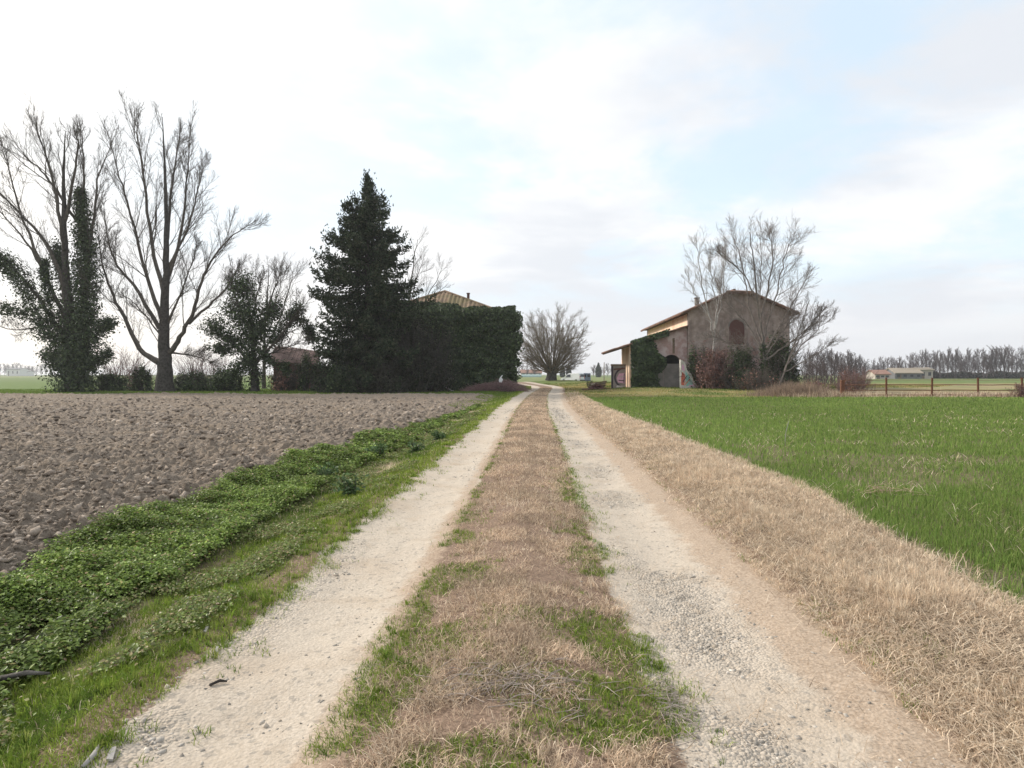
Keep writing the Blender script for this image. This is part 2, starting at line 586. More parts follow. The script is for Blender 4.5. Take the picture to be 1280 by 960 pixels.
speck = math_(nt, 'GREATER_THAN', nd(nt, 'ShaderNodeSeparateColor', {0: nd(nt, 'ShaderNodeTexVoronoi', {'Vector': v, 'Scale': 38.0}).outputs['Color']}).outputs[1], .93)
gravel = mixc(nt, math_(nt, 'MULTIPLY', speck, .45), gravel, (.2, .185, .165))
soil = mixc(nt, ramp(nt, fine, .3, .7), (.13, .088, .062), (.29, .205, .15))
brown = mixc(nt, ramp(nt, fine, .3, .7), (.28, .205, .145), (.46, .36, .27))
br1 = math_(nt, 'MULTIPLY', math_(nt, 'SUBTRACT', noise(nt, v, 16, 7, .7), .5), 1.5); br2 = math_(nt, 'MULTIPLY', math_(nt, 'SUBTRACT', noise(nt, v, 5, 7, .7), .5), 1.6)
col = mixc(nt, ramp(nt, math_(nt, 'ADD', rm, br1), .3, .7), soil, gravel)
col = mixc(nt, math_(nt, 'MULTIPLY', ramp(nt, math_(nt, 'ADD', bm_, br2), .2, .8), .85), col, brown)
h1 = math_(nt, 'ADD', math_(nt, 'MULTIPLY', fine, .6), math_(nt, 'MULTIPLY', mid, 1.6))
h2 = math_(nt, 'ADD', h1, math_(nt, 'MULTIPLY', math_(nt, 'SUBTRACT', 1.0, vor.outputs['Distance']), math_(nt, 'ADD', math_(nt, 'MULTIPLY', sm, 1.6), .35)))
finish(nt, out, col, .95, h2, .0075, .15)
M_TRACK = m


def track_disp(x, y, u):
    f = 1 - sstep(12, 30, y)
    return f * ((fbm(x, y, .22, 41, 4) - .5) * .018 + stonemask(x, y, u) * lumps(x, y, .07, 43) * .03)


strip('dirt_track', geo(1.3, 170, .0048), 150, lambda v, s: -1.95 + 3.85 * s, track_disp, M_TRACK,
      attrs={'rut': rutmask, 'brown': brownmask, 'stony': stonemask}, lift=.004,
      label='pale two-rut gravel farm track with a dry grass middle', cat='farm track')

# ---- soil under the verges
m, nt, out = new_mat('verge_soil'); v = geo_pos(nt)
f1 = noise(nt, v, 40, 6, .6); f2 = noise(nt, v, 2.0, 4)
c = mixc(nt, ramp(nt, f1, .3, .7), (.12, .09, .065), (.30, .235, .17))
finish(nt, out, c, .95, f1, .02, .1); M_SOILDRY = m
m, nt, out = new_mat('verge_green_soil'); v = geo_pos(nt)
f1 = noise(nt, v, 40, 6, .6); f2 = noise(nt, v, 2.0, 4)
c = mixc(nt, ramp(nt, f1, .3, .7), (.045, .055, .02), (.14, .13, .06))
c = mixc(nt, ramp(nt, f2, .5, .68), c, (.2, .15, .10))
finish(nt, out, c, .95, f1, .02, .1); M_SOILGRN = m
m, nt, out = new_mat('crop_soil'); v = geo_pos(nt)
f1 = noise(nt, v, 30, 6, .6)
c = mixc(nt, ramp(nt, f1, .3, .7), (.085, .085, .04), (.21, .175, .10))
finish(nt, out, c, .95, f1, .02, .1); M_SOILCROP = m

strip('dry_verge', geo(1.3, 75, .012), 60, lambda v, s: 1.9 + (crop_edge(v) + .05 - 1.9) * s, lambda x, y, u: (fbm(x, y, .35, 51) - .5) * .05 * (1 - sstep(20, 40, y)), M_SOILDRY, dive=(0, 6),
      label='raised bank of dry soil right of the track', cat='verge')
strip('green_verge', geo(1.3, 66, .012), 70, lambda v, s: -1.95 + (plough_edge(v) + 1.95) * s, lambda x, y, u: (fbm(x, y, .4, 52) - .5) * .07 * (1 - sstep(20, 40, y)), M_SOILGRN, dive=(0, 4),
      label='weedy verge between the track and the ploughed field', cat='verge')
strip('crop_field', geo(1.3, 41, .02), 90, lambda v, s: crop_edge(v) + .05 + (1.05 * v + 8) * s ** 1.3, None, M_SOILCROP, dive=(0, 2.0),
      label='flat field under young green cereal right of the track', cat='field')

# ---- ploughed field
m, nt, out = new_mat('ploughed_earth'); v = geo_pos(nt)
f1 = noise(nt, v, 14, 9, .72); f2 = noise(nt, v, .5, 4); f3 = noise(nt, v, 3.5, 4)
c = mixc(nt, ramp(nt, f1, .3, .7), (.135, .108, .084), (.36, .298, .24))
c = mixc(nt, math_(nt, 'MULTIPLY', ramp(nt, f2, .42, .66), .45), c, (.31, .238, .17))
c = mixc(nt, math_(nt, 'MULTIPLY', ramp(nt, f3, .52, .7), .5), c, (.17, .142, .12))
finish(nt, out, c, .95, f1, .06, .1); M_PLOUGH = m


def clod_disp(x, y, u):
    e = sstep(0, .35, plough_edge(y) - u)
    w = (fbm(x, y, .25, 61, 4) - .5) * .20; w2 = (fbm(x, y, .22, 62, 4) - .5) * .20
    big_ = lumps(x + w, y + w2, .27, 71) * .13
    med = lumps(x + w2, y + w, .13, 72) * .095
    sml = lumps(x + w * .5, y + w2 * .5, .07, 73) * .05 + (fbm(x, y, .10, 76, 4) - .5) * .075
    ridge = (fbm(x * .6, y, 2.2, 74) - .5) * .2
    return e * (big_ + med + sml + ridge + (fbm(x, y, .06, 75, 2) - .5) * .018 - .02)


strip('ploughed_field', geo(2.6, 49.2, .0032), 460, lambda v, s: plough_edge(v) - (.98 * v + 2.0) * s, clod_disp, M_PLOUGH, dive=(0, .8),
      label='bare ploughed field of grey-brown clods left of the track', cat='ploughed field')

# ---- the plain, out to the horizon
m, nt, out = new_mat('plain_grass'); v = geo_pos(nt)
f1 = noise(nt, v, 1.2, 6, .6); f2 = noise(nt, v, .07, 4); f3 = noise(nt, v, .012, 3)
sx = nd(nt, 'ShaderNodeSeparateXYZ', {0: v})
c = mixc(nt, ramp(nt, f1, .3, .7), (.075, .125, .028), (.13, .175, .05))
yard = math_(nt, 'MULTIPLY', ramp(nt, sx.outputs[0], 3.0, 8.0), math_(nt, 'SUBTRACT', 1.0, ramp(nt, sx.outputs[1], 90.0, 130.0)))
c = mixc(nt, math_(nt, 'MULTIPLY', yard, math_(nt, 'ADD', math_(nt, 'MULTIPLY', ramp(nt, noise(nt, v, .25, 5), .36, .6), .8), .1)), c, (.27, .225, .105))
far_ = ramp(nt, sx.outputs[1], 120.0, 160.0)
patch = nd(nt, 'ShaderNodeTexVoronoi', {'Vector': nd(nt, 'ShaderNodeMapping', {0: v, 3: (1, .35, 1)}).outputs[0], 'Scale': .006})
pc = mixc(nt, nd(nt, 'ShaderNodeSeparateColor', {0: patch.outputs['Color']}).outputs[0], (.085, .14, .035), (.19, .20, .085))
c = mixc(nt, far_, c, pc)
dry = math_(nt, 'MULTIPLY', math_(nt, 'MULTIPLY', ramp(nt, sx.outputs[0], 18.0, 26.0), ramp(nt, noise(nt, nd(nt, 'ShaderNodeMapping', {0: v, 3: (.15, 1, 1)}).outputs[0], .12, 4), .42, .6)), math_(nt, 'SUBTRACT', 1.0, ramp(nt, sx.outputs[1], 90.0, 140.0)))
c = mixc(nt, math_(nt, 'MULTIPLY', dry, .8), c, (.31, .235, .15))
finish(nt, out, c, .95, f1, .05, .1); M_PLAIN = m

rr = np.concatenate([[0.0], geo(.6, 5000, .032)]); ths = np.linspace(0, math.tau, 361)[:-1]
RRm, TT = np.meshgrid(rr, ths, indexing='ij')
X = RRm * np.cos(TT); Y = RRm * np.sin(TT)
U = X - road(Y)
near = (1 - sstep(38.5, 41, Y)) * sstep(-3.2, -2.6, U) + (1 - sstep(46.8, 49, Y)) * (1 - sstep(-3.2, -2.6, U))
onroad = (1 - sstep(1.9, 2.6, np.abs(U))) * (1 - sstep(160, 170, Y))
verg = (1 - sstep(3.4, 4.2, U)) * sstep(-3.6, -2.9, U) * (1 - sstep(58, 70, Y))
Z = height(X, Y) - .16 * np.maximum(np.maximum(near, onroad), verg)
i = (np.arange(len(rr) - 1) * 360)[:, None]; j = np.arange(360)[None]; j2 = (j + 1) % 360
Fq = np.stack([i + j, i + 360 + j, i + 360 + j2, i + j2], 2).reshape(-1, 4)
tag(link('ground', raw_mesh('ground', np.stack([X, Y, Z], 2).reshape(-1, 3), [Fq], None, True), M_PLAIN),
    'flat grassy plain reaching to the hazy horizon', 'ground', kind='structure')


# ================================================================== SCATTER ON THE GROUND
def pts_uv(n, v0, v1, lo, hi, p):
    """n points between u = lo(v) and hi(v), thinning out with distance as v^-p."""
    grid = np.linspace(v0, v1, 4000)
    w = np.maximum(hi(grid) - lo(grid), 0) * grid ** -p
    cdf = np.cumsum(w); cdf /= cdf[-1]
    v_ = np.interp(rng.random(n), cdf, grid)
    u_ = lo(v_) + (hi(v_) - lo(v_)) * rng.random(n)
    x = u_ + road(v_)
    return x, v_, u_


def keep(mask, *a):
    return [q[mask] for q in a]


def P3(x, y, lift=0.0): return np.stack([x, y, height(x, y) + lift], 1)


def median_green(x, y, u):
    w = .10 * (fbm(x, y, .5, 114) - .5) * 2
    e = np.exp(-((u + w + .56) / .17) ** 2) * (1 - sstep(5.2, 7.5, y)) + np.exp(-((u + w - .45) / .16) ** 2) * (1 - sstep(7, 11, y)) \
        + .75 * np.exp(-((u + .70) / .07) ** 2) + .7 * np.exp(-((u - .60) / .06) ** 2) + .35 * (y < 4.0)
    return np.clip(e * 1.3, 0, 1) * sstep(.38, .54, fbm(x, y, .30, 111))


K = lambda c: (lambda v: np.full_like(np.asarray(v, float), c))

STRAW = [(.74, .61, .455), (.65, .52, .38), (.82, .71, .555), (.50, .38, .27), (.60, .46, .34)]
STRAWD = [(.37, .282, .20), (.49, .385, .28), (.25, .188, .135), (.62, .50, .375)]
GRASS = [(.10, .165, .03), (.14, .215, .04), (.17, .24, .055), (.08, .13, .025)]
GRASSB = [(.22, .31, .045), (.27, .34, .06), (.17, .25, .04), (.29, .32, .09)]
CROP = [(.17, .245, .06), (.21, .295, .075), (.155, .25, .06), (.25, .31, .095), (.11, .175, .045)]
WEED = [(.11, .165, .035), (.145, .21, .045), (.19, .265, .06), (.25, .31, .09), (.075, .11, .028)]

# dry bank right of the track
parts = []
x, y, u = pts_uv(120000, 1.5, 54, K(1.55), lambda v: crop_edge(v) + .08, 1.25)
tuft = fbm(x, y, .45, 81); dens = np.clip((u - 1.72 + .5 * (tuft - .5)) / .28, 0, 1) * (.35 + .75 * sstep(.36, .54, fbm(x, y, .26, 87))) * (.30 + 1.3 * sstep(.3, .6, tuft)) * (1 - .7 * sstep(38, 54, y))
x, y, u, tuft = keep(rng.random(len(x)) < dens, x, y, u, tuft)
n = len(x); sc = np.clip(y / 6, 1, 6)
h = (.025 + .06 * sstep(.35, .7, tuft) * sstep(1.8, 2.5, u)) * rng.uniform(.5, 1.5, n) * np.clip(sc, 1, 1.5)
lean = np.clip(rng.normal(1.2, .35, n), .1, 1.5)
dirang = fbm(x, y, .7, 82) * 9 + rng.normal(0, .7, n)
parts.append(blade_arrays(P3(x, y, .01), h, .0036 * sc * rng.uniform(.6, 1.4, n), lean, pick(STRAW, n, .18) * (.6 + .45 * fbm(x, y, .3, 84) + .4 * fbm(x, y, 1.6, 86))[:, None], dirang))
xt, yt, ut = pts_uv(9500, 1.5, 50, K(1.72), lambda v: crop_edge(v) + .05, 1.3)
cl_ = fbm(xt, yt, .8, 85); xt, yt, ut, cl_ = keep(cl_ > .40, xt, yt, ut, cl_); sc = np.clip(yt / 6, 1, 5)
parts.append(tufts(xt, yt, 20, (.035 + .15 * (cl_ - .38)) * sstep(1.6, 2.3, ut) * np.clip(sc, 1, 1.4) + .02, .05 * np.clip(sc, 1, 2.5), .0036 * sc, STRAW + STRAW + STRAWD[3:], .16))
# flattened stems lying on it
x, y, u = pts_uv(80000, 1.5, 50, K(1.5), lambda v: crop_edge(v), 1.35)
x, y, u = keep(rng.random(len(x)) < np.clip((u - 1.62) / .4, .015, 1), x, y, u); n = len(x); sc = np.clip(y / 6, 1, 6)
parts.append(blade_arrays(P3(x, y, .015), rng.uniform(.04, .15, n), .0034 * sc, np.full(n, 1.45) + rng.normal(0, .08, n), pick(STRAW + STRAWD, n, .2), None, .08))
# longer stalks along the crop edge
x, y, u = pts_uv(6000, 1.5, 40, lambda v: crop_edge(v) - .5, lambda v: crop_edge(v) + .1, 1.2); n = len(x); sc = np.clip(y / 6, 1, 5)
x, y, u, sc = keep(fbm(x, y, .6, 83) > .5, x, y, u, sc); n = len(x)
parts.append(blade_arrays(P3(x, y), rng.uniform(.07, .17, n), .004 * sc, np.abs(rng.normal(.7, .3, n)), pick(STRAW, n, .15)))
blades('dry_grass', parts, M_STRAW, 'bleached straw-coloured grass covering the bank right of the track', 'dry grass')

# dry mown strip between the ruts
parts = []
x, y, u = pts_uv(230000, 1.4, 75, K(-.85), K(.68), 1.35)
w = .12 * (fbm(x, y, .6, 91) - .5) * 2
edge = sstep(-.80, -.6, u + w) * (1 - sstep(.50, .66, u + w))
bald = 1 - .9 * sstep(.43, .58, fbm(x, y, .45, 92)) * (1 - sstep(7, 14, y))
x, y, u = keep(rng.random(len(x)) < edge * bald * (1 - .8 * median_green(x, y, u)), x, y, u); n = len(x); sc = np.clip(y / 6, 1, 7)
lean = np.where(rng.random(n) < .75, rng.normal(1.42, .1, n), np.abs(rng.normal(.9, .3, n)))
red = (fbm(x, y, .9, 93) + rng.normal(0, .11, n) > .49) | (np.abs(u + .05 + .1 * np.sin(y)) < np.abs(rng.normal(0, .13, n)))
colr = np.where(red[:, None], pick(STRAWD, n, .2), pick(STRAW, n, .18) * np.array([1.0, .95, .92]))
parts.append(blade_arrays(P3(x, y, .008), rng.uniform(.02, .085, n), .0026 * sc * rng.uniform(.6, 1.4, n), lean, colr * (.75 + .5 * fbm(x, y, .3, 96))[:, None], None, .15))
# paler standing tufts
x, y, u = pts_uv(14000, 1.5, 40, K(-.6), K(.58), 1.2)
x, y, u = keep(fbm(x, y, .5, 94) > .6, x, y, u); n = len(x); sc = np.clip(y / 6, 1, 5)
parts.append(blade_arrays(P3(x, y), rng.uniform(.05, .13, n), .004 * sc, np.abs(rng.normal(.9, .3, n)), pick(STRAW, n, .12), fbm(x, y, .5, 95) * 8 + rng.normal(0, .5, n)))
# pale straws strewn over the gravel edge
x, y, u = pts_uv(1500, 1.5, 14, K(.6), K(1.7), 1.5); n = len(x)
parts.append(blade_arrays(P3(x, y, .012), rng.uniform(.03, .10, n), np.full(n, .003), np.full(n, 1.5), pick(STRAWD, n, .2), None, .03))
xt, yt, ut = pts_uv(3200, 1.5, 40, K(-.62), K(.56), 1.3)
xt, yt, ut = keep(fbm(xt, yt, .6, 97) > .5, xt, yt, ut); sc = np.clip(yt / 6, 1, 5)
xt, yt, ut, sc = keep(median_green(xt, yt, ut) < .4, xt, yt, ut, sc)
parts.append(tufts(xt, yt, 16, rng.uniform(.03, .075, len(xt)), .04 * np.clip(sc, 1, 2.5), .003 * sc, STRAW + STRAWD, .16, 0, 1.0))
blades('dry_grass', parts, M_STRAW, 'short reddish dry grass matted between the two wheel ruts', 'dry grass')

# green grass: verge left of the track, clumps along the ruts
parts = []
x, y, u = pts_uv(190000, 1.4, 70, lambda v: np.maximum(plough_edge(v), -3.3), K(-1.5), 1.25)
w = .22 * (fbm(x, y, .7, 101) - .5) * 2 + .22 * (fbm(x, y, .22, 105) - .5) * 2
d = (1 - sstep(-1.80, -1.58, u + w)) * (.42 + .9 * sstep(.32, .5, fbm(x, y, .45, 102))) * np.where(y < 9, sstep(-3.25, -2.75, u), 1)
x, y, u = keep(rng.random(len(x)) < d, x, y, u); n = len(x); sc = np.clip(y / 5.5, 1, 7)
br = fbm(x, y, .9, 103)
dryp = sstep(.56, .66, fbm(x, y, 1.4, 104)) * sstep(-2.1, -2.5, u)
cg = np.where(((br > .47) | (u > -2.0))[:, None], pick(GRASSB, n, .15), pick(GRASS, n, .15))
cg = np.where((rng.random(n) < np.maximum(dryp * .8, .06))[:, None], pick(STRAW, n, .15), cg)
parts.append(blade_arrays(P3(x, y), rng.uniform(.015, .05, n) * np.clip(sc, 1, 2), .0034 * sc, np.abs(rng.normal(.8, .4, n)), cg * (.7 + .6 * fbm(x, y, .18, 106))[:, None]))
xt, yt, ut = pts_uv(7000, 1.5, 45, K(-2.7), K(-1.66), 1.3)
xt, yt, ut = keep(fbm(xt, yt, .4, 107) > .44, xt, yt, ut); sc = np.clip(yt / 5.5, 1, 6)
parts.append(tufts(xt, yt, 18, rng.uniform(.025, .075, len(xt)), .04 * np.clip(sc, 1, 3), .0036 * sc, GRASSB + GRASS, .2))
# middle strip and its edges
x, y, u = pts_uv(130000, 1.4, 60, K(-.9), K(.78), 1.3)
e = np.exp(-((u + .58) / .17) ** 2) * (y < 5.6) + np.exp(-((u - .46) / .15) ** 2) * (y < 8) + .5 * np.exp(-((u + .72) / .07) ** 2) + .45 * np.exp(-((u - .60) / .06) ** 2) + .16 * (y < 4.2)
d = median_green(x, y, u)
x, y, u = keep(rng.random(len(x)) < d, x, y, u); n = len(x); sc = np.clip(y / 5.5, 1, 6)
parts.append(blade_arrays(P3(x, y), rng.uniform(.015, .05, n), .0032 * sc, np.abs(rng.normal(.9, .4, n)), np.where((rng.random(n) < .45)[:, None], pick(GRASS, n, .15), pick(GRASSB, n, .15))))
xt, yt, ut = pts_uv(7000, 1.5, 20, K(-.85), K(.72), 1.3)
xt, yt, ut = keep(rng.random(len(xt)) < median_green(xt, yt, ut), xt, yt, ut); sc = np.clip(yt / 5.5, 1, 4)
parts.append(tufts(xt, yt, 16, rng.uniform(.018, .05, len(xt)), .035 * np.clip(sc, 1, 3), .0032 * sc, GRASSB + GRASS, .2))
# stray tufts in the ruts' edges and in the dry bank
for lo, hi, thr, N_ in ((-1.75, -1.35, .64, 9000), (.55, .85, .62, 5000), (1.7, 2.2, .6, 9000)):
    x, y, u = pts_uv(N_, 1.4, 25, K(lo), K(hi), 1.3)
    x, y, u = keep(fbm(x, y, .22, 113) > thr, x, y, u); n = len(x); sc = np.clip(y / 5.5, 1, 4)
    parts.append(blade_arrays(P3(x, y), rng.uniform(.02, .05, n), .004 * sc, np.abs(rng.normal(.7, .3, n)), pick(GRASSB + GRASS, n, .2)))
blades('green_grass', parts, M_BLADE, 'fresh green grass on the left verge and beside the wheel ruts', 'grass')

# cereal crop
parts = []
x, y, u = pts_uv(360000, 2.2, 40.6, lambda v: crop_edge(v) - .15, lambda v: 4.0 + .98 * v + 2, 1.75)
gap = fbm(x, y, 1.0, 121)
d = np.where(y < 14, .38 + .7 * sstep(.36, .50, gap), 1) * sstep(-.25, .5, u - crop_edge(y) + 1.2 * (gap - .5)) 
d = np.maximum(d, .35 * (y > 10))
x, y, u, gap = keep(rng.random(len(x)) < d, x, y, u, gap); n = len(x); sc = np.clip(y / 6, 1, 7)
tall = .65 + .7 * fbm(x, y, 2.4, 122)
parts.append(blade_arrays(P3(x, y), rng.uniform(.045, .11, n) * tall * np.clip(.9 + y * .012, 1, 1.35), .0055 * sc, np.abs(rng.normal(.45, .3, n)), pick(CROP, n, .15) * (.8 + .45 * fbm(x, y, 5, 123))[:, None], None, .8))
x, y, u = pts_uv(14000, 2.2, 25, lambda v: crop_edge(v), lambda v: 4.0 + .98 * v + 2, 1.6)
x, y, u = keep(fbm(x, y, .8, 124) > .57, x, y, u); n = len(x); sc = np.clip(y / 6, 1, 4)
parts.append(blade_arrays(P3(x, y, .04), rng.uniform(.05, .2, n), .004 * sc, np.abs(rng.normal(1.3, .2, n)), pick(STRAW, n, .15), None, .1))
blades('cereal_crop', parts, M_BLADE, 'young bright green cereal blades filling the right-hand field', 'crop')

# weeds on the ditch side (nettles and dead-nettles)
x, y, u = pts_uv(46000, 2.2, 34, lambda v: plough_edge(v) - .08 - .25 * (vnoise(v, v * 0, .8, 139) - .5), lambda v: np.interp(v, [2, 6, 10, 16, 34], [-2.5, -2.95, -3.05, -2.9, -2.75]), 1.0)
cl = .55 * fbm(x, y, .9, 131) + .45 * fbm(x, y, .30, 132)
x, y, u, cl = keep((cl + rng.normal(0, .02, len(x)) > np.where(y < 12, .395, .52) + .06 * sstep(-3.1, -2.6, u)) & (rng.random(len(x)) < np.where(y > 16, .5, 1)), x, y, u, cl)
x = np.repeat(x, 9); y = np.repeat(y, 9); u = np.repeat(u, 9); cl = np.repeat(cl, 9); n = len(x)
hgt = (.045 + .34 * np.clip(cl - .38, 0, 1)) * (.3 + 1.4 * fbm(x, y, .2, 138)) * sstep(-2.2, -3.0, u) * np.interp(y, [2, 12, 18, 34], [1.05, 1, .75, .7]) + .04
P = P3(x + rng.normal(0, .045, n), y + rng.normal(0, .045, n)); P[:, 2] += hgt * rng.uniform(.25, 1.05, n) ** .7
N_ = rng.normal(0, .45, (n, 3)); N_[:, 2] = 1
sz = np.clip(y / 8, 1, 3) * rng.uniform(.011, .042, n)
cw = np.where((rng.random(n) < .05)[:, None], pick([(.30, .22, .13), (.22, .15, .09), (.34, .30, .12)], n, .2), pick(WEED, n, .28)) * (.7 + .6 * fbm(x, y, .28, 137))[:, None] * np.where((fbm(x, y, .8, 133) > .55)[:, None], 1.35, 1.0)
V1, T1, C1 = leaf_arrays(P, unit(N_), sz, cw, .62)
# low rosettes nearer the track
x, y, u = pts_uv(22000, 1.6, 26, K(-3.0), K(-1.95), 1.15)
cl = fbm(x, y, .5, 135); x, y, u = keep(cl > .46 + .12 * sstep(-2.5, -2.0, u), x, y, u)
x = np.repeat(x, 7); y = np.repeat(y, 7); n = len(x)
P = P3(x + rng.normal(0, .04, n), y + rng.normal(0, .04, n)); P[:, 2] += rng.uniform(.01, .07, n)
N_ = rng.normal(0, .5, (n, 3)); N_[:, 2] = 1
V2, T2, C2 = leaf_arrays(P, unit(N_), np.clip(y / 8, 1, 3) * rng.uniform(.012, .032, n), pick(WEED[1:] + [(.19, .24, .08), (.27, .26, .12), (.33, .24, .14)], n, .2), .7)
me = raw_mesh('weeds', np.concatenate([V1, V2]), [np.concatenate([T1, T2 + len(V1)])], np.concatenate([C1, C2]))
tag(link('weeds', me, M_WEED), 'dense low nettle-like weeds between green verge and ploughed field', 'weeds', kind='stuff')

# yard and strip grass
parts = []
x, y, u = pts_uv(60000, 40.5, 95, K(1.9), lambda v: np.minimum(14 + .9 * (v - 40), 60), .6)
n = len(x); yel = fbm(x, y, 3.5, 141)
edge_ = (y < 44)
parts.append(blade_arrays(P3(x, y), rng.uniform(.06, .16, n), .028 * y / 45, np.abs(rng.normal(.5, .3, n)),
             np.where((rng.random(n) < sstep(.38, .62, yel))[:, None], pick([(.36, .30, .13), (.44, .35, .18), (.29, .27, .09)], n, .15), pick([(.12, .17, .04), (.17, .21, .06), (.09, .135, .03)], n, .15))))
x = rng.uniform(-75, 3, 60000); y = rng.uniform(48.6, 63, 60000)
x, y = keep(x < road(y) - 2.2, x, y); n = len(x)
parts.append(blade_arrays(P3(x, y), rng.uniform(.05, .14, n), np.full(n, .035), np.abs(rng.normal(.5, .3, n)), pick([(.10, .17, .03), (.15, .22, .045), (.19, .24, .07)], n, .15)))
x, y, u = pts_uv(14000, 30, 80, K(-4.2), K(-1.75), .4); n = len(x)
parts.append(blade_arrays(P3(x, y), rng.uniform(.05, .12, n), .02 * y / 40, np.abs(rng.normal(.5, .3, n)), pick(GRASS + GRASSB, n, .15)))
blades('yard_grass', parts, M_BLADE, 'yellowing short grass around the farm buildings and beyond the ploughland', 'grass')

# loose stones on the track
x, y, u = pts_uv(200000, 1.5, 40, K(-1.85), K(1.75), 1.5)
x, y, u = keep(rng.random(len(x)) < stonemask(x, y, u) * .95 + .025 * rutmask(x, y, u), x, y, u); n = len(x)
sz = np.exp(rng.normal(math.log(.0066), .5, n)).clip(.003, .02) * np.clip(y / 7, 1, 3)
stones('gravel', P3(x, y, .002) - np.stack([sz * 0, sz * 0, sz * .25], 1), sz, pick([(.40, .36, .31), (.52, .47, .41), (.31, .28, .24), (.47, .40, .32), (.25, .225, .195)], n, .12), M_STONE,
       'loose grey pebbles strewn along the wheel ruts', 'gravel')
# clods
x, y, u = pts_uv(34000, 3.0, 40, lambda v: plough_edge(v) - (.95 * v + 1.5), lambda v: plough_edge(v) - .02, 1.6); n = len(x)
sz = np.exp(rng.normal(math.log(.022), .5, n)).clip(.008, .065) * np.clip(y / 12, 1, 1.8)
P = P3(x, y); P[:, 2] += clod_disp(x, y, u) + sz * .15
stones('soil_clods', P, sz, pick([(.235, .19, .152), (.335, .278, .226), (.18, .145, .116), (.38, .315, .255)], n, .14), M_CLOD,
       'loose crumbled earth clods lying over the ploughed field', 'soil clods', .30, .6)
# ================================================================== BUILDINGS
def brick_mat(name, a, b, mortar, scale=1.0, patchc=None, pthr=(.45, .6)):
    m, nt, out = new_mat(name); v = obj_pos(nt)
    # bricks run on every upright face: x+y along, z up
    s = nd(nt, 'ShaderNodeSeparateXYZ', {0: v})
    cv = nd(nt, 'ShaderNodeCombineXYZ', {0: math_(nt, 'ADD', s.outputs[0], s.outputs[1]), 1: s.outputs[2], 2: 0.0})
    br = nd(nt, 'ShaderNodeTexBrick', {'Vector': cv.outputs[0], 'Color1': c4(a), 'Color2': c4(b), 'Mortar': c4(mortar), 'Scale': scale, 'Mortar Size': .012, 'Brick Width': .27, 'Row Height': .075})
    col = br.outputs['Color']
    n = noise(nt, v, 1.4, 5)
    col = mixc(nt, math_(nt, 'MULTIPLY', noise(nt, v, 6, 5), .6), col, (a[0] * .5, a[1] * .5, a[2] * .5))
    if patchc is not None: col = mixc(nt, ramp(nt, n, *pthr), col, patchc)
    finish(nt, out, col, .9, noise(nt, v, 15, 5), .02, .15)
    return m


M_PINK = brick_mat('old_pink_brick', (.50, .31, .285), (.42, .25, .23), (.46, .39, .365), patchc=(.54, .44, .425), pthr=(.42, .62))
M_RED = brick_mat('dark_red_brick', (.17, .075, .06), (.12, .055, .05), (.15, .11, .10))
M_ORANGE = m_noise('orange_plaster', (.80, .58, .42), (.86, .68, .52), 1.4, .9, .01, (.74, .48, .33), .7)
M_CEMENT = m_noise('grey_cement_render', (.25, .19, .165), (.40, .325, .285), .7, .95, .02, (.20, .13, .11), .5)
M_CEMENT_LOW = m_noise('stained_cement', (.20, .18, .165), (.27, .24, .22), 1.6, .95, .015)
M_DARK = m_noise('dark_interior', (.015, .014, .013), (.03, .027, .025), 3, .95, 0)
M_WOOD = m_noise('old_wood', (.13, .09, .06), (.20, .15, .11), 8, .9, .01)
M_RUST = m_noise('rusty_iron', (.11, .05, .03), (.19, .08, .045), 12, .9, .005)
M_WHITE = m_noise('white_plaster', (.60, .59, .57), (.72, .71, .69), 3, .85, 0)
M_DIRTYWHITE = m_noise('dirty_white_plaster', (.42, .40, .36), (.56, .54, .50), 3, .9, .01, (.33, .28, .23), 1.1)
M_TEAL = m_noise('teal_paint', (.18, .42, .38), (.28, .50, .45), 6, .7, 0)
M_PAINTR = m_noise('red_paint', (.42, .09, .06), (.55, .16, .10), 6, .7, 0)
M_PAINTP = m_noise('pink_paint', (.52, .30, .42), (.62, .40, .50), 4, .7, 0)
M_PAINTD = m_noise('dark_paint', (.035, .03, .04), (.06, .05, .06), 6, .7, 0)


def tile_mat(name, cols, moss=None):
    m, nt, out = new_mat(name); v = obj_pos(nt)
    vo = nd(nt, 'ShaderNodeTexVoronoi', {'Vector': nd(nt, 'ShaderNodeMapping', {0: v, 3: (4.0, 2.6, 0)}).outputs[0], 'Scale': 1.0})
    r = nd(nt, 'ShaderNodeSeparateColor', {0: vo.outputs['Color']}).outputs[0]
    col = mixc(nt, r, cols[0], cols[1])
    col = mixc(nt, ramp(nt, noise(nt, v, .8, 4), .45, .65), col, cols[2])
    if moss: col = mixc(nt, ramp(nt, noise(nt, v, .45, 5), .45, .62), col, moss)
    finish(nt, out, col, .9, noise(nt, v, 12, 4), .02, .15)
    return m


M_TILE_OCHRE = tile_mat('mossy_ochre_tiles', [(.20, .14, .095), (.28, .20, .135), (.15, .11, .08)], (.165, .135, .075))
M_TILE_BROWN = tile_mat('weathered_brown_tiles', [(.16, .09, .065), (.24, .145, .105), (.11, .075, .06)])


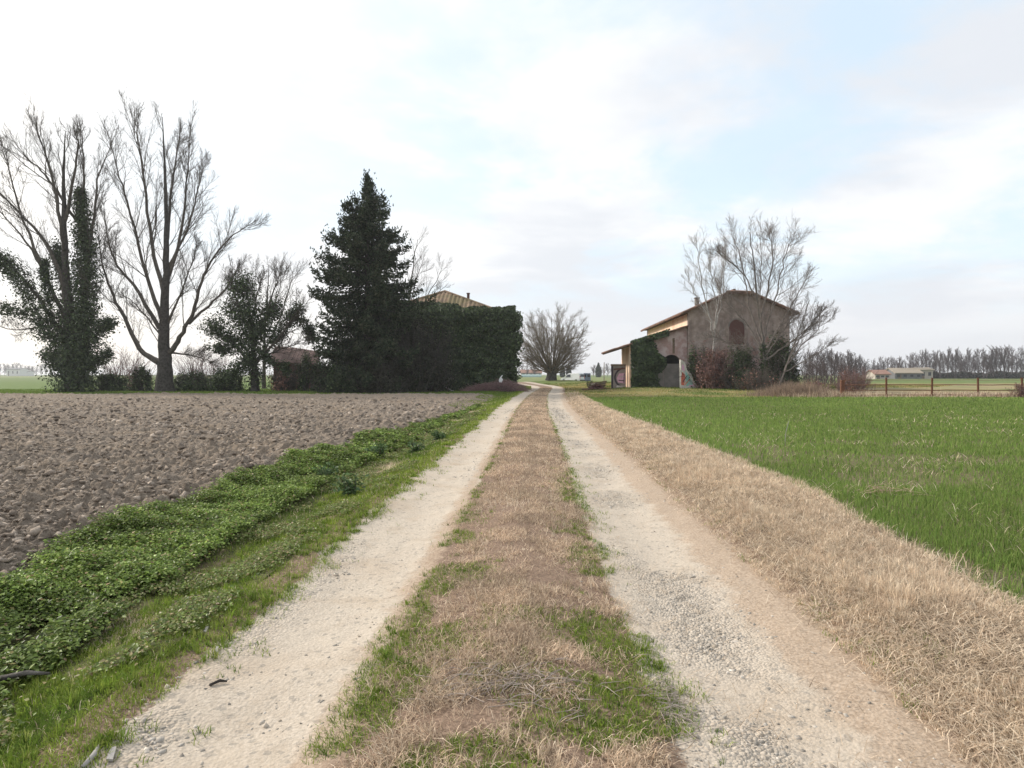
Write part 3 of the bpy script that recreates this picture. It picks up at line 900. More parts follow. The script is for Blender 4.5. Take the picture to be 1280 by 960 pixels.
def tile_roof(name, mat, parent, e0, e1, up, top_of, pitch=.22, amp=.045, thick=.10):
    """Ribbed tile slope. e0->e1 is the eave, up the slope vector, top_of(s) in 0..1 how far up column s reaches."""
    e0, e1, up = Vector(e0), Vector(e1), Vector(up)
    L = (e1 - e0).length; n = int(L / pitch * 4) + 1; m = 14
    nrm = (e1 - e0).cross(up).normalized()
    if nrm.z < 0: nrm = -nrm
    V = []; Fq = []
    rnd = random.Random(5)
    sag = [rnd.uniform(-.02, .02) for _ in range(n + 1)]
    for layer in (0, 1):
        for i in range(n + 1):
            s = i / n; t1 = top_of(s)
            for j in range(m + 1):
                t = t1 * j / m
                p = e0.lerp(e1, s) + up * t
                k = (amp * abs(math.sin(i / 4 * math.pi)) + sag[i // 4 % n] + .015 * ((j % 2) * 2 - 1)) if layer == 0 else -thick
                V.append((p + nrm * k)[:])
    W = m + 1; off = (n + 1) * W
    for i in range(n):
        for j in range(m):
            a = i * W + j
            Fq.append((a, a + W, a + W + 1, a + 1)); Fq.append((off + a, off + a + 1, off + a + W + 1, off + a + W))
        a = i * W; Fq.append((a, off + a, off + a + W, a + W))
        a = i * W + m; Fq.append((a, a + W, off + a + W, off + a))
    for i in (0, n):
        for j in range(m):
            a = i * W + j; Fq.append((a, a + 1, off + a + 1, off + a) if i == 0 else (a, off + a, off + a + 1, a + 1))
    me = raw_mesh(name, V, [np.array(Fq)], None)
    return link(name, me, mat, parent)


# ---- barn on the right: long house in line with the track, gable towards us
BX, BY = 15.95, 58.0
ang = -math.atan(.045)
barn = thing('farm_building', 'abandoned two-storey brick barn with grey gable and orange side wall', 'farm building', (BX, BY, hz(BX, BY) - .25), ang)
W, LN, EH, AP = 9.05, 22.0, 7.25, 9.15
g = MB()
prof = [(0, 0), (W, 0), (W, EH)] + [(W - 1.9, EH + .72), (W - 3.7, EH + 1.62), (W / 2 + .8, 8.76), (W / 2 - .8, 8.76), (3.5, EH + 1.45), (1.7, EH + .68)] + [(0, EH)]
g.prism([(x, 0, z) for x, z in prof], (0, .4, 0))
m, nt, out = new_mat('worn_render_over_brick'); v = obj_pos(nt); s_ = nd(nt, 'ShaderNodeSeparateXYZ', {0: v})
cv = nd(nt, 'ShaderNodeCombineXYZ', {0: s_.outputs[0], 1: s_.outputs[2], 2: 0.0}).outputs[0]
br = nd(nt, 'ShaderNodeTexBrick', {'Vector': cv, 'Color1': (.30, .15, .12, 1), 'Color2': (.22, .11, .09, 1), 'Mortar': (.33, .27, .24, 1), 'Scale': 1.0, 'Mortar Size': .014, 'Brick Width': .27, 'Row Height': .078}).outputs['Color']
cem = mixc(nt, ramp(nt, noise(nt, v, 1.3, 7, .65), .35, .65), (.25, .195, .172), (.41, .335, .30))
cem = mixc(nt, math_(nt, 'MULTIPLY', ramp(nt, noise(nt, nd(nt, 'ShaderNodeMapping', {0: v, 3: (2.2, 2.2, .22)}).outputs[0], 1.0, 5, .6), .48, .68), .6), cem, (.15, .12, .11))
cem = mixc(nt, math_(nt, 'MULTIPLY', ramp(nt, noise(nt, v, 9, 5, .7), .55, .7), .5), cem, (.45, .40, .37))
hole_ = math_(nt, 'ADD', noise(nt, v, .8, 7, .7), math_(nt, 'MULTIPLY', math_(nt, 'SUBTRACT', 3.2, s_.outputs[2]), .03))
finish(nt, out, mixc(nt, ramp(nt, hole_, .50, .56), cem, br), .95, noise(nt, v, 10, 6, .7), .03, .1); M_GABLE = m
gable = g.build('gable_wall', M_GABLE, barn)
w = MB(); w.box(.004, .35, .4, LN, 0, EH); w.build('side_wall', M_ORANGE, barn)
w = MB(); w.box(W - .35, W - .004, .4, LN, 0, EH); w.build('side_wall', M_CEMENT, barn)
w = MB(); w.prism([(x, LN, z) for x, z in prof], (0, .4, 0)); w.build('rear_wall', M_CEMENT, barn)
slopeL = Vector((W / 2 - .4 + .75, 0, AP - EH + .28)); hL = EH - .30
tile_roof('roof_slope', M_TILE_BROWN, barn, (-.75, -.45, hL), (-.75, LN + .9, hL), slopeL, lambda s: 1.0 - .13 * max(0, 1 - s * 12), amp=.05, thick=.17)
tile_roof('roof_slope', M_TILE_BROWN, barn, (W + .75, LN + .9, hL), (W + .75, -.45, hL), Vector((-slopeL.x, 0, slopeL.z)), lambda s: 1.0 - .13 * max(0, 1 - (1 - s) * 12), amp=.05, thick=.17)
q = MB(); q.prism([(3.3, -.47, 8.66), (W - 3.3, -.47, 8.66), (W / 2 + .5, 1.8, 9.05), (W / 2 - .5, 1.8, 9.05)], (0, 0, .24)); q.build('roof_hip', M_TILE_BROWN, barn)
rg = MB(); rg.tube([(W / 2, 1.3 + k * 1.15, AP + .04 + .03 * math.sin(k * 1.3)) for k in range(19)], .17, 8); rg.build('ridge', M_TILE_BROWN, barn)
# rafter ends under the left eave
for k in range(30):
    rf = MB(); rf.box(-.62, .02, .2 + k * .76, .3 + k * .76, EH - .32, EH - .2); rf.build('rafter', M_WOOD, barn)
ch = MB(); ch.box(1.05, 1.4, 1.6, 1.95, EH + .2, EH + 1.25); ch.box(1.0, 1.45, 1.55, 2.0, EH + 1.25, EH + 1.36); ch.build('chimney', M_CEMENT_LOW, barn)
# arched bricked-up window in the gable
wx = 4.35; pts = [(wx - .68, -.006, 4.15), (wx + .68, -.006, 4.15)] + [(wx + .68 * math.cos(a), -.006, 5.75 + .68 * math.sin(a)) for a in np.linspace(0, math.pi, 12)]
q = MB(); q.prism(pts, (0, .1, 0)); win = q.build('window', M_RED, barn)
q = MB()
arc = [(wx + .78 * math.cos(a), 5.75 + .78 * math.sin(a)) for a in np.linspace(0, math.pi, 13)]; arc2 = [(wx + .66 * math.cos(a), 5.75 + .66 * math.sin(a)) for a in np.linspace(math.pi, 0, 13)]
q.prism([(x, -.03, z) for x, z in arc + arc2], (0, .08, 0)); q.build('window_surround', M_CEMENT_LOW, win)
# exposed brick along the foot of the gable
q = MB(); q.box(.05, W - .05, -.03, .0, 0, 2.9); q.build('brick_plinth', M_PINK, barn)
# lean-to on the left, with an arched cart entrance
LW = 5.2; hin, hout = 5.75, 4.1; y0 = .35
ax0, ax1, azs, azt = -2.15, -.62, 2.55, 3.25
outl = [(-LW, 0), (ax0, 0), (ax0, azs)] + [((ax0 + ax1) / 2 - (ax1 - ax0) / 2 * math.cos(a), azs + (azt - azs) * math.sin(a)) for a in np.linspace(.2, math.pi - .2, 10)] + [(ax1, azs), (ax1, 0), (-.003, 0), (-.003, hin), (-LW, hout)]
q = MB(); q.prism([(x, y0, z) for x, z in outl], (0, .4, 0)); q.build('lean_to_wall', M_PINK, barn)
q = MB(); q.box(-3.9, ax0 - .02, y0 - .012, y0 - .002, 0, 2.5); q.build('cement_patch', M_CEMENT_LOW, barn)
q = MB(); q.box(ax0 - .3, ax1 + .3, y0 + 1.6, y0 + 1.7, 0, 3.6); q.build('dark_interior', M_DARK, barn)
q = MB(); q.box(ax0 + .02, ax1 - .02, y0 + .2, y0 + .28, 0, 2.42)
for k in range(6): q.box(ax0 + .03 + k * .25, ax0 + .25 + k * .25, y0 + .165, y0 + .197, .05, 2.38)
q.build('door', M_CEMENT_LOW, barn)
q = MB(); q.box(-1.32, -1.12, y0 - .03, y0 - .003, 3.35, 4.75); q.build('vertical_slot', M_WOOD, barn)
q = MB(); q.box(-LW + .002, -LW + .4, y0 + .4, 6.3, 0, hout - .05); q.build('lean_to_side_wall', M_ORANGE, barn)
q = MB(); q.box(-LW - .05, -LW + .25, y0 - .06, y0 - .002, 0, hout + .0); q.build('corner_pier', M_ORANGE, barn)
up = Vector((LW + 2.0, 0, (hin - hout) / LW * (LW + 2.0))); lo_ = hout - (hin - hout) / LW * 2.0 + .12
tile_roof('lean_to_roof', M_TILE_BROWN, barn, (-LW - 2.0, -.1, lo_), (-LW - 2.0, 6.6, lo_), up, lambda s: .999, amp=.05, thick=.10)
for yy in (y0 + .1, 2.2, 4.2, 6.2):
    q = MB(); q.tube([(-LW - 1.9, yy, lo_ - .12), (-.1, yy, hin - .05)], .08, 5); q.build('rafter', M_WOOD, barn)
# buttress wall with faded paint at the gable corner
but = thing('buttress', 'white painted wedge-shaped buttress with red and teal graffiti by the barn corner', 'buttress', (14.75, 55.6, hz(14.8, 55.6)))
q = MB(); q.prism([(-.1, 0, -.1), (1.5, 0, -.1), (1.38, 0, .2), (1.0, 0, .75), (.85, 0, 1.2), (.45, 0, 1.6), (.3, 0, 2.2), (.05, 0, 2.45), (-.1, 0, 2.5)], (0, .45, 0)); q.build('wall', M_DIRTYWHITE, but)
q = MB(); q.prism([(-.05, -.006, .3), (.22, -.006, .25), (.28, -.006, 1.15), (.05, -.006, 1.45), (-.05, -.006, 1.0)], (0, .005, 0)); q.build('graffiti', M_PAINTR, but)
q = MB(); q.prism([(.4, -.006, .2), (1.0, -.006, .22), (.95, -.006, .55), (.62, -.006, 1.05), (.3, -.006, 1.6), (.35, -.006, .9)], (0, .005, 0)); q.build('graffiti', M_TEAL, but)
for pts_, mm in (([(.1, .5), (.5, 1.1), (.46, 1.16), (.06, .56)], M_PAINTD), ([(.3, .3), (.75, .8), (.7, .86), (.26, .36)], M_PAINTR), ([(.6, .15), (1.1, .2), (1.05, .33), (.62, .3)], M_PAINTP), ([(.0, 1.6), (.25, 1.5), (.22, 1.95), (.02, 2.1)], M_PAINTP)):
    q = MB(); q.prism([(a_, -.014, b_) for a_, b_ in pts_], (0, .005, 0)); q.build('graffiti', mm, but)
# graffiti wall left of the lean-to
gw = thing('graffiti_wall', 'low wall with a big dark ring and pink graffiti left of the barn', 'wall', (9.35, 60.2, hz(9.4, 60.2)), ang)
q = MB(); q.box(0, 1.35, 0, .25, -.2, 2.15); q.build('wall', M_CEMENT_LOW, gw)
q = MB(); q.box(-.04, 1.33, -.05, .3, 2.15, 2.32); q.build('coping', M_WOOD, gw)
q = MB(); q.box(-.02, .16, -.02, -.002, 0, 2.14); q.build('dark_border', M_PAINTD, gw)
q = MB()
o_ = [(1.3 - 1.05 * math.sin(a), 1.05 - 1.0 * math.cos(a)) for a in np.linspace(0.05, math.pi - .2, 16)]; i_ = [(1.3 - .88 * math.sin(a), 1.05 - .83 * math.cos(a)) for a in np.linspace(math.pi - .2, 0.05, 16)]
q.prism([(x, -.012, z) for x, z in o_ + i_], (0, .008, 0)); q.build('graffiti', M_PAINTD, gw)
q = MB(); q.prism([(.62, -.012, .6), (1.26, -.012, .5), (1.3, -.012, 1.5), (.72, -.012, 1.45), (.5, -.012, 1.0)], (0, .008, 0)); q.build('graffiti', M_PAINTP, gw)
for pts_, mm in (([(.66, .75), (1.2, .72), (1.2, .80), (.68, .84)], M_PAINTD), ([(.7, 1.05), (1.25, 1.15), (1.25, 1.22), (.7, 1.13)], M_DIRTYWHITE), ([(1.12, .55), (1.2, .55), (1.24, 1.45), (1.16, 1.45)], M_PAINTD), ([(.2, 1.75), (1.3, 1.85), (1.3, 2.0), (.2, 1.9)], M_RED), ([(.45, .15), (1.28, .1), (1.28, .28), (.5, .32)], M_DIRTYWHITE)):
    q = MB(); q.prism([(a_, -.02, b_) for a_, b_ in pts_], (0, .006, 0)); q.build('graffiti', mm, gw)

# ---- ivy-clad house on the left
hx, hy = -13.4, 58.3
house = thing('farmhouse', 'old farmhouse with a mossy hipped tile roof, walls hidden by ivy', 'house', (hx, hy, hz(hx, hy)))
HW, HD, HE, HR = 13.2, 13.0, 6.75, 9.75
q = MB()
q.box(0, HW, 0, .4, 0, HE); q.build('front_wall', M_PINK, house)
q = MB(); q.box(HW - .4, HW - .003, .4, HD, 0, HE - .003); q.build('side_wall', M_PINK, house)
q = MB(); q.box(.003, .4, .4, HD, 0, HE - .003); q.build('side_wall', M_PINK, house)
q = MB(); q.box(0.4, HW - .4, HD - .4, HD - .003, 0, HE - .003); q.build('rear_wall', M_PINK, house)
ov = .5; half = HW / 2 + ov
hs = HR - HE + .2
tri = lambda s: max(.001, min(1.0, 2 * min(s, 1 - s)) * .999)
tile_roof('roof_slope', M_TILE_OCHRE, house, (-ov, -ov, HE - .1), (HW + ov, -ov, HE - .1), (0, HD / 2 + ov, hs), tri, pitch=.40, amp=.10)
tile_roof('roof_slope', M_TILE_OCHRE, house, (HW + ov, -ov, HE - .1), (HW + ov, HD + ov, HE - .1), (-half, 0, hs), tri, pitch=.30, amp=.07)
tile_roof('roof_slope', M_TILE_OCHRE, house, (HW + ov, HD + ov, HE - .1), (-ov, HD + ov, HE - .1), (0, -HD / 2 - ov, hs), tri, pitch=.30, amp=.07)
tile_roof('roof_slope', M_TILE_OCHRE, house, (-ov, HD + ov, HE - .1), (-ov, -ov, HE - .1), (half, 0, hs), tri, pitch=.30, amp=.07)
q = MB(); q.box(8.95, 9.2, 4.9, 5.15, HE + 1.6, HE + 2.72); q.box(8.91, 9.24, 4.86, 5.19, HE + 2.72, HE + 2.8); q.build('chimney', M_RED, house)
q = MB()
for c in (( -ov, -ov), (HW + ov, -ov), (-ov, HD + ov), (HW + ov, HD + ov)):
    q.tube([(c[0], c[1], HE - .05), (HW / 2, HD / 2, HR + .16)], .13, 6)
q.build('hip_ridges', M_TILE_OCHRE, house)
# its ivy coat: lumpy mats of leaves on the front and round the road corner
n = 42000
fx = rng.uniform(-.5, HW + .35, n); fz = rng.uniform(0, 1, n)
top = HE + .35 + .25 * np.sin(fx * 1.3) + 1.0 * sstep(9, 3, fx) + .8 * (vnoise(fx, fx * 0, 1.1, 5) - .5) + .5 * (vnoise(fx, fx * 0, .35, 6) - .5) - .25 * sstep(11, 13.5, fx)
z_ = fz * top
bul = .2 + 1.7 * (fbm(fx, z_, 1.5, 151) - .3).clip(0) + .45 * vnoise(fx, z_, .5, 152)
yy = -bul * rng.uniform(.55, 1.05, n) - .05
over = z_ > HE - .1
yy = np.where(over, rng.uniform(-.6, 1.6, n), yy); z_ = np.where(over, np.minimum(z_, HE + .1 + .4 * (yy + .5).clip(0)) + rng.uniform(0, .35, n), z_)
A = np.stack([hx + fx, hy + yy, z_], 1)
n2 = 9000
ry = rng.uniform(-.8, 8, n2); rz = rng.uniform(0, 1, n2) * (HE + .2)
B = np.stack([hx + HW + (.12 + .75 * (fbm(ry, rz, 1.5, 153) - .25).clip(0) + .35 * (vnoise(rz, ry * 0, .8, 154) - .3).clip(0)) * rng.uniform(.3, 1.1, n2), hy + ry, rz], 1)
n3 = 7000                                             # shaggy tufts at the road corner and along the eave
k = rng.integers(0, 60, n3); cz = rng.uniform(1.2, HE + .2, 60); cz[:24] = HE + rng.uniform(.1, .5, 24); cxo = rng.uniform(.1, .75, 60); cxo[:24] = rng.uniform(-9, .7, 24)
Cc = np.stack([hx + HW + cxo[k] + rng.normal(0, .2, n3), hy - .35 + rng.normal(0, .3, n3), cz[k] + rng.normal(0, .16, n3)], 1)
n4 = 15000                                            # mats creeping over the eave on to the tiles
ex = rng.uniform(-.6, HW + .5, n4); reach = .9 + 1.5 * sstep(10.5, 4, ex) + .9 * (vnoise(ex, ex * 0, .9, 155) - .5)
ey = -.75 + (reach + .75) * rng.random(n4)
ez = HE - .05 + hs / (HD / 2 + ov) * (ey + ov) + rng.uniform(0, .42, n4) * (.6 + .8 * vnoise(ex, ey, .7, 156))
Dd = np.stack([hx + ex, hy + ey, np.where(ey < -ov, HE - .2 + rng.uniform(0, .4, n4), ez)], 1)
P = np.concatenate([A, B, Cc, Dd]); N_ = rng.normal(0, .55, P.shape); N_[:, 1] -= 1; N_[:, 2] += .35
N_[len(A):len(A) + n2, 0] += 1.3
me = leaf_mesh('ivy', P, N_, rng.uniform(.11, .26, len(P)), pick(IVY, len(P), .3), .85)
tag(link('ivy', me, M_IVY), 'dense dark ivy coat covering the whole front of the left farmhouse', 'ivy')

# ---- ruined brick outbuilding behind the trees
rn = thing('ruined_shed', 'ruined red brick outbuilding with a sagging tile roof among the trees', 'shed', (-24.6, 66, 0), 0)
q = MB(); q.prism([(0, 0, 0), (1.2, 0, 0), (1.2, 0, 1.9), (2.3, 0, 1.9), (2.3, 0, 0), (4.9, 0, 0), (4.9, 0, 2.3), (4.3, 0, 2.7), (0, 0, 2.9)], (0, .35, 0)); q.build('front_wall', M_RED, rn)
q = MB(); q.box(.0, .35, .36, 5, 0, 2.8); q.build('side_wall', M_RED, rn)
q = MB(); q.box(4.55, 4.9, .36, 5, 0, 2.3); q.build('side_wall', M_RED, rn)
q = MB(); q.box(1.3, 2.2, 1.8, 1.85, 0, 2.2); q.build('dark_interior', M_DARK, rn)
M_TILE_RED = tile_mat('faded_red_tiles', [(.12, .08, .072), (.16, .11, .098), (.10, .07, .062)])
tile_roof('roof_slope', M_TILE_RED, rn, (-.4, -.6, 2.75), (4.7, -.5, 2.55), (-.4, 3.2, 1.75), lambda s: .999 - .25 * s * s, amp=.05)
q = MB(); q.box(3.0, 3.3, .02, -.08, .6, 2.5); q.box(4.35, 4.6, -.1, .0, 0, 2.2); q.build('pier', M_CEMENT_LOW, rn)

# ================================================================== TREES
BASE = dict(n=[13, 10, 7], t0=[.22, .10, .10], ang=[.55, .6, .6], len=[.40, .46, .50], rmin=.009, up=.08, wob=.09, rr=.55)


def bare(name, label, base_px, Y, trunk, limbs, cfg, seed, dpt=1.5, bark=None, twig=None, group=None, ivy=None, cat='tree', trunk_r=(.7, .05), squat=.07):
    """Tree from limb outlines: each limb a list of (px, py, depth offset) and start / end radius."""
    rnd = random.Random(seed)
    b = at(base_px[0], base_px[1], Y); b.z = hz(b.x, b.y) - .05
    root = tree_root(name, label, b, cat, group)
    T, C = Tubes(), Tubes()
    sh = lambda y_: 490 - (490 - y_) * (1 - squat * min(1, (490 - y_) / 200))

    def path(l):
        tot = rnd.uniform(-dpt, dpt)
        n_ = len(l); r = []
        for i, q in enumerate(l):
            dy = q[2] if len(q) > 2 else tot * (i / max(1, n_ - 1)) * 1.6
            r.append(at(q[0], sh(q[1]), Y + dy))
        return r
    tp = [b] + [at(q[0], sh(q[1]), Y) for q in trunk[1:]]
    tpts, trad = limb(T, tp, trunk_r[0], min(trunk_r[1], .025), None, rnd, 10, .03, power=.6)
    kids(C, tpts, trad, limb_len(tpts) * .55, 0, cfg, rnd)
    paths = []
    for l, r0, r1 in limbs:
        pts, rad = limb(C, path(l), r0 * .8, min(r1, .022), cfg, rnd, 6, .05, 0, .7)
        paths.append(pts)
    put(link('trunk', T.mesh('trunk'), bark or M_BARK), root)
    put(link('crown', C.mesh('crown'), twig or M_TWIG), root)
    return root, tpts, paths


# tall poplar, clean trunk
c1 = dict(BASE, n=[19, 9, 6], t0=[.2, .1, .05], rmin=.0095, up=.10, ang=[.50, .55, .6], len=[.30, .50, .58], slim=.0075)
pop, ptp, pp = bare('poplar', 'tall bare poplar with a thick clean trunk and spreading low limbs', (206, 490), 55,
    [(206, 490), (206, 455), (205, 420), (207, 350), (208, 280), (206, 200), (203, 120)],
    [([(198, 452), (175, 435), (154, 392), (138, 355), (128, 318), (122, 270)], .36, .05),
     ([(199, 408), (167, 350), (146, 321), (136, 290), (130, 240)], .24, .03),
     ([(202, 395), (190, 360), (175, 300), (160, 237), (146, 190), (138, 150)], .28, .03),
     ([(205, 360), (190, 290), (180, 204), (172, 142), (168, 122)], .26, .03),
     ([(207, 350), (225, 279), (233, 210), (238, 142)], .24, .03),
     ([(207, 300), (214, 230), (221, 170), (224, 150)], .18, .03),
     ([(208, 330), (236, 265), (248, 215), (252, 190)], .16, .02),
     ([(212, 440), (226, 420), (240, 390), (252, 345), (268, 308), (292, 279), (314, 264)], .32, .04),
     ([(236, 402), (267, 372), (288, 345), (298, 322)], .18, .03),
     ([(214, 440), (240, 444), (268, 452)], .12, .03),
     ([(203, 420), (185, 395), (165, 372), (150, 362)], .12, .02),
     ([(210, 400), (226, 360), (240, 320), (246, 290)], .15, .02)],
    c1, 11, trunk_r=(.86, .04), bark=M_BARKD)

# poplar in ivy at the left edge
c1b = dict(c1, n=[15, 9, 6])
iv, itp, ip = bare('poplar', 'tall bare poplar with its trunk wrapped in ivy at the left edge', (92, 490), 54,
    [(92, 490), (90, 450), (86, 400), (82, 330), (80, 250), (79, 190), (82, 140)],
    [([(97, 488), (104, 440), (106, 380), (108, 330), (104, 280), (82, 240), (62, 205), (40, 182), (18, 160)], .50, .04),
     ([(104, 300), (104, 254), (106, 190), (101, 135)], .26, .03),
     ([(107, 330), (115, 271), (123, 204), (138, 160)], .24, .03),
     ([(84, 380), (75, 333), (50, 279), (21, 246), (-5, 215), (-25, 190)], .30, .03),
     ([(84, 400), (62, 350), (40, 300), (12, 262), (-10, 240)], .26, .03),
     ([(80, 420), (50, 370), (20, 330), (-8, 305), (-30, 285)], .26, .03),
     ([(82, 300), (70, 230), (56, 170), (46, 130)], .24, .03),
     ([(81, 260), (92, 200), (98, 160), (96, 145)], .2, .03),
     ([(86, 410), (60, 405), (20, 410), (-20, 400)], .14, .02),
     ([(60, 340), (30, 260), (14, 200), (8, 170)], .18, .02)],
    c1b, 12, trunk_r=(.75, .04), bark=M_BARKD)
A = lambda l, dy=0: [at(a, b, 54 + dy) for a, b in l]
P, N_, s_, c_ = ivy_on([(A([(90, 488), (88, 440), (86, 400)]), 1.6, 1.5, 1.5), (A([(104, 480), (105, 400), (107, 330)]), 1.25, 1.0, 1.3), (A([(107, 330), (104, 280), (100, 238)]), 1.0, .45, 1.0),
                        (A([(80, 440), (55, 390), (25, 345), (-8, 318)]), 1.0, .8, .5), (A([(70, 430), (35, 395), (0, 380)]), 1.0, .8, .35), (A([(84, 400), (78, 340), (74, 300)], .8), .9, .5, .5), (A([(60, 400), (58, 350), (55, 325)], -.6), .5, .3, .5),
                        (A([(110, 430), (128, 412), (142, 402)], -.5), .95, .6, .8), (A([(108, 460), (124, 448), (136, 440)], -.5), .7, .5, .7), (A([(85, 470), (70, 455), (62, 440)], -.5), .8, .6, .8)], 900, 1.0, .17, IVY)
put(link('ivy', leaf_mesh('ivy', P, N_, s_, c_, .8), M_IVY), iv)

# smaller ivy tree
c2 = dict(BASE, n=[14, 9, 7], len=[.40, .5, .58], rmin=.0095)
sm, _, _ = bare('ivy_tree', 'small spreading tree draped in ivy between poplar and spruce', (319, 489), 56,
    [(319, 489), (318, 455), (315, 420), (312, 385), (308, 345)],
    [([(317, 460), (300, 438), (280, 420), (262, 408)], .22, .05), ([(319, 455), (345, 425), (362, 400), (378, 375)], .22, .04), ([(317, 430), (332, 390), (345, 350), (350, 335)], .18, .03),
     ([(316, 420), (300, 385), (292, 355), (290, 335)], .16, .03), ([(320, 450), (340, 440), (362, 432), (384, 425)], .12, .03), ([(314, 400), (322, 360), (330, 335)], .12, .03)],
    c2, 13, trunk_r=(.42, .06), bark=M_BARKD)
A = lambda l, dy=0: [at(a, b, 56 + dy) for a, b in l]
P, N_, s_, c_ = ivy_on([(A([(319, 485), (317, 430), (313, 390)]), .7, 1.1, .7), (A([(312, 395), (304, 365), (300, 350)]), 1.6, 1.2, 1.5), (A([(306, 440), (282, 420), (262, 398)]), .9, 1.1, .9), (A([(312, 420), (296, 400), (288, 380)], .5), 1.0, .9, .7), (A([(285, 440), (262, 432)], -.5), .6, .5, .8),
                        (A([(318, 420), (336, 395), (348, 380)]), .9, .9, 1.0), (A([(340, 425), (362, 402), (374, 385)]), .8, .7, 1.0), (A([(310, 440), (290, 470), (262, 480)], -.8), .8, .7, .8), (A([(325, 440), (345, 455), (360, 462)], -.5), .6, .5, .7), (A([(372, 395), (384, 410), (392, 425)], 1), .7, .5, .9)], 700, 1.0, .17, IVY)
put(link('ivy', leaf_mesh('ivy', P, N_, s_, c_, .8), M_IVY), sm)


# ---- spruce
def spruce(name, label, px, base_py, top_py, Y, halfw, seed, dens=1.0):
    rnd = random.Random(seed)
    b = at(px, base_py, Y); b.z = hz(b.x, b.y) - .05
    H = CH - (top_py - HZ) / F * Y - b.z
    root = tree_root(name, label, b)
    T, C = Tubes(), Tubes()
    T.add([b, b + Vector((.05, 0, H * .4)), b + Vector((-.05, 0, H * .75)), b + Vector((0, 0, H))], [.42, .26, .13, .02], 8)
    Ps, Ax, Sz = [], [], []
    z = .6
    while z < H - .15:
        t = z / H
        nb = rnd.randint(4, 5)
        for k in range(nb):
            a = rnd.random() * math.tau
            L = halfw(t) * rnd.uniform(.5, 1.05)
            if rnd.random() < .12: L *= 1.15
            d = Vector((math.cos(a), math.sin(a), 0))
            p = b + Vector((0, 0, z)); pts = [p.copy()]; n_ = 7
            el = .35 - .75 * (1 - t) * rnd.uniform(.4, 1.0)
            for i in range(n_):
                f = (i + 1) / n_
                e = el - .30 * math.sin(f * 2.2) + (.75 * f ** 3 if L > .8 else .6)
                p = p + (d * math.cos(e) + Vector((0, 0, math.sin(e)))) * (L / n_)
                pts.append(p.copy())
            C.add(pts, [max(.045 * L / 3 * (1 - i / (n_ + 1)), .008) for i in range(n_ + 1)], 4)
            ns = int(46 * dens * L) + 2
            for s in range(ns):
                f = rnd.uniform(.12, 1.0) * n_; i = min(int(f), n_ - 1); q = pts[i].lerp(pts[i + 1], f - i)
                out_ = (pts[i + 1] - pts[i]).normalized()
                side = d.cross(Vector((0, 0, 1))) * rnd.choice((-1, 1))
                ax = out_ * rnd.uniform(.3, 1.0) + side * rnd.uniform(.1, 1.0) + Vector((0, 0, rnd.uniform(-1.0, .25)))
                q = q + side * abs(rnd.gauss(0, .2)) * (1.25 - f / n_) * L * .55 + Vector((rnd.gauss(0, .06), rnd.gauss(0, .06), rnd.uniform(-.42, .08)))
                Ps.append(q[:]); Ax.append(ax[:]); Sz.append(rnd.uniform(.14, .42))
            for s in range(int(2 + 4 * L)):                                    # upturned shoots towards the tip
                j = rnd.randint(n_ - 3, n_)
                Ps.append((pts[j] + Vector((rnd.gauss(0, .14), rnd.gauss(0, .14), rnd.uniform(0, .42))))[:]); Ax.append((rnd.gauss(0, .25), rnd.gauss(0, .25), 1)); Sz.append(rnd.uniform(.15, .34))
        z += rnd.uniform(.20, .34) * (1.1 - .4 * t)
    P = np.array(Ps); Axx = np.array(Ax); n = len(P)
    N1 = rng.normal(size=(n, 3))
    cs = pick([(.034, .052, .03), (.056, .078, .043), (.078, .10, .06), (.095, .10, .064), (.038, .052, .036)], n, .22)
    V1, T1, C1 = leaf_arrays(P, unit(N1), np.array(Sz), cs, .30, Axx)
    V2, T2, C2 = leaf_arrays(P, unit(np.cross(unit(N1), unit(Axx)) + .1), np.array(Sz), cs, .30, Axx)
    put(link('trunk', T.mesh('trunk'), M_BARKD), root)
    br = put(link('crown', C.mesh('crown'), M_BARKD), root)
    nm = raw_mesh('needles', np.concatenate([V1, V2]), [np.concatenate([T1, T2 + len(V1)])], np.concatenate([C1, C2]))
    put(link('needles', nm, M_NEEDLE), root)
    return root


def hw(t):
    return float(np.interp(t, [0, .12, .3, .45, .6, .72, .84, .93, 1], [4.0, 4.6, 5.1, 4.9, 4.3, 3.6, 2.0, .7, .05]))


spruce('spruce', 'tall dark spruce with upturned branch tips beside the ivy house', 459, 489, 216, 53, hw, 21, 1.05)

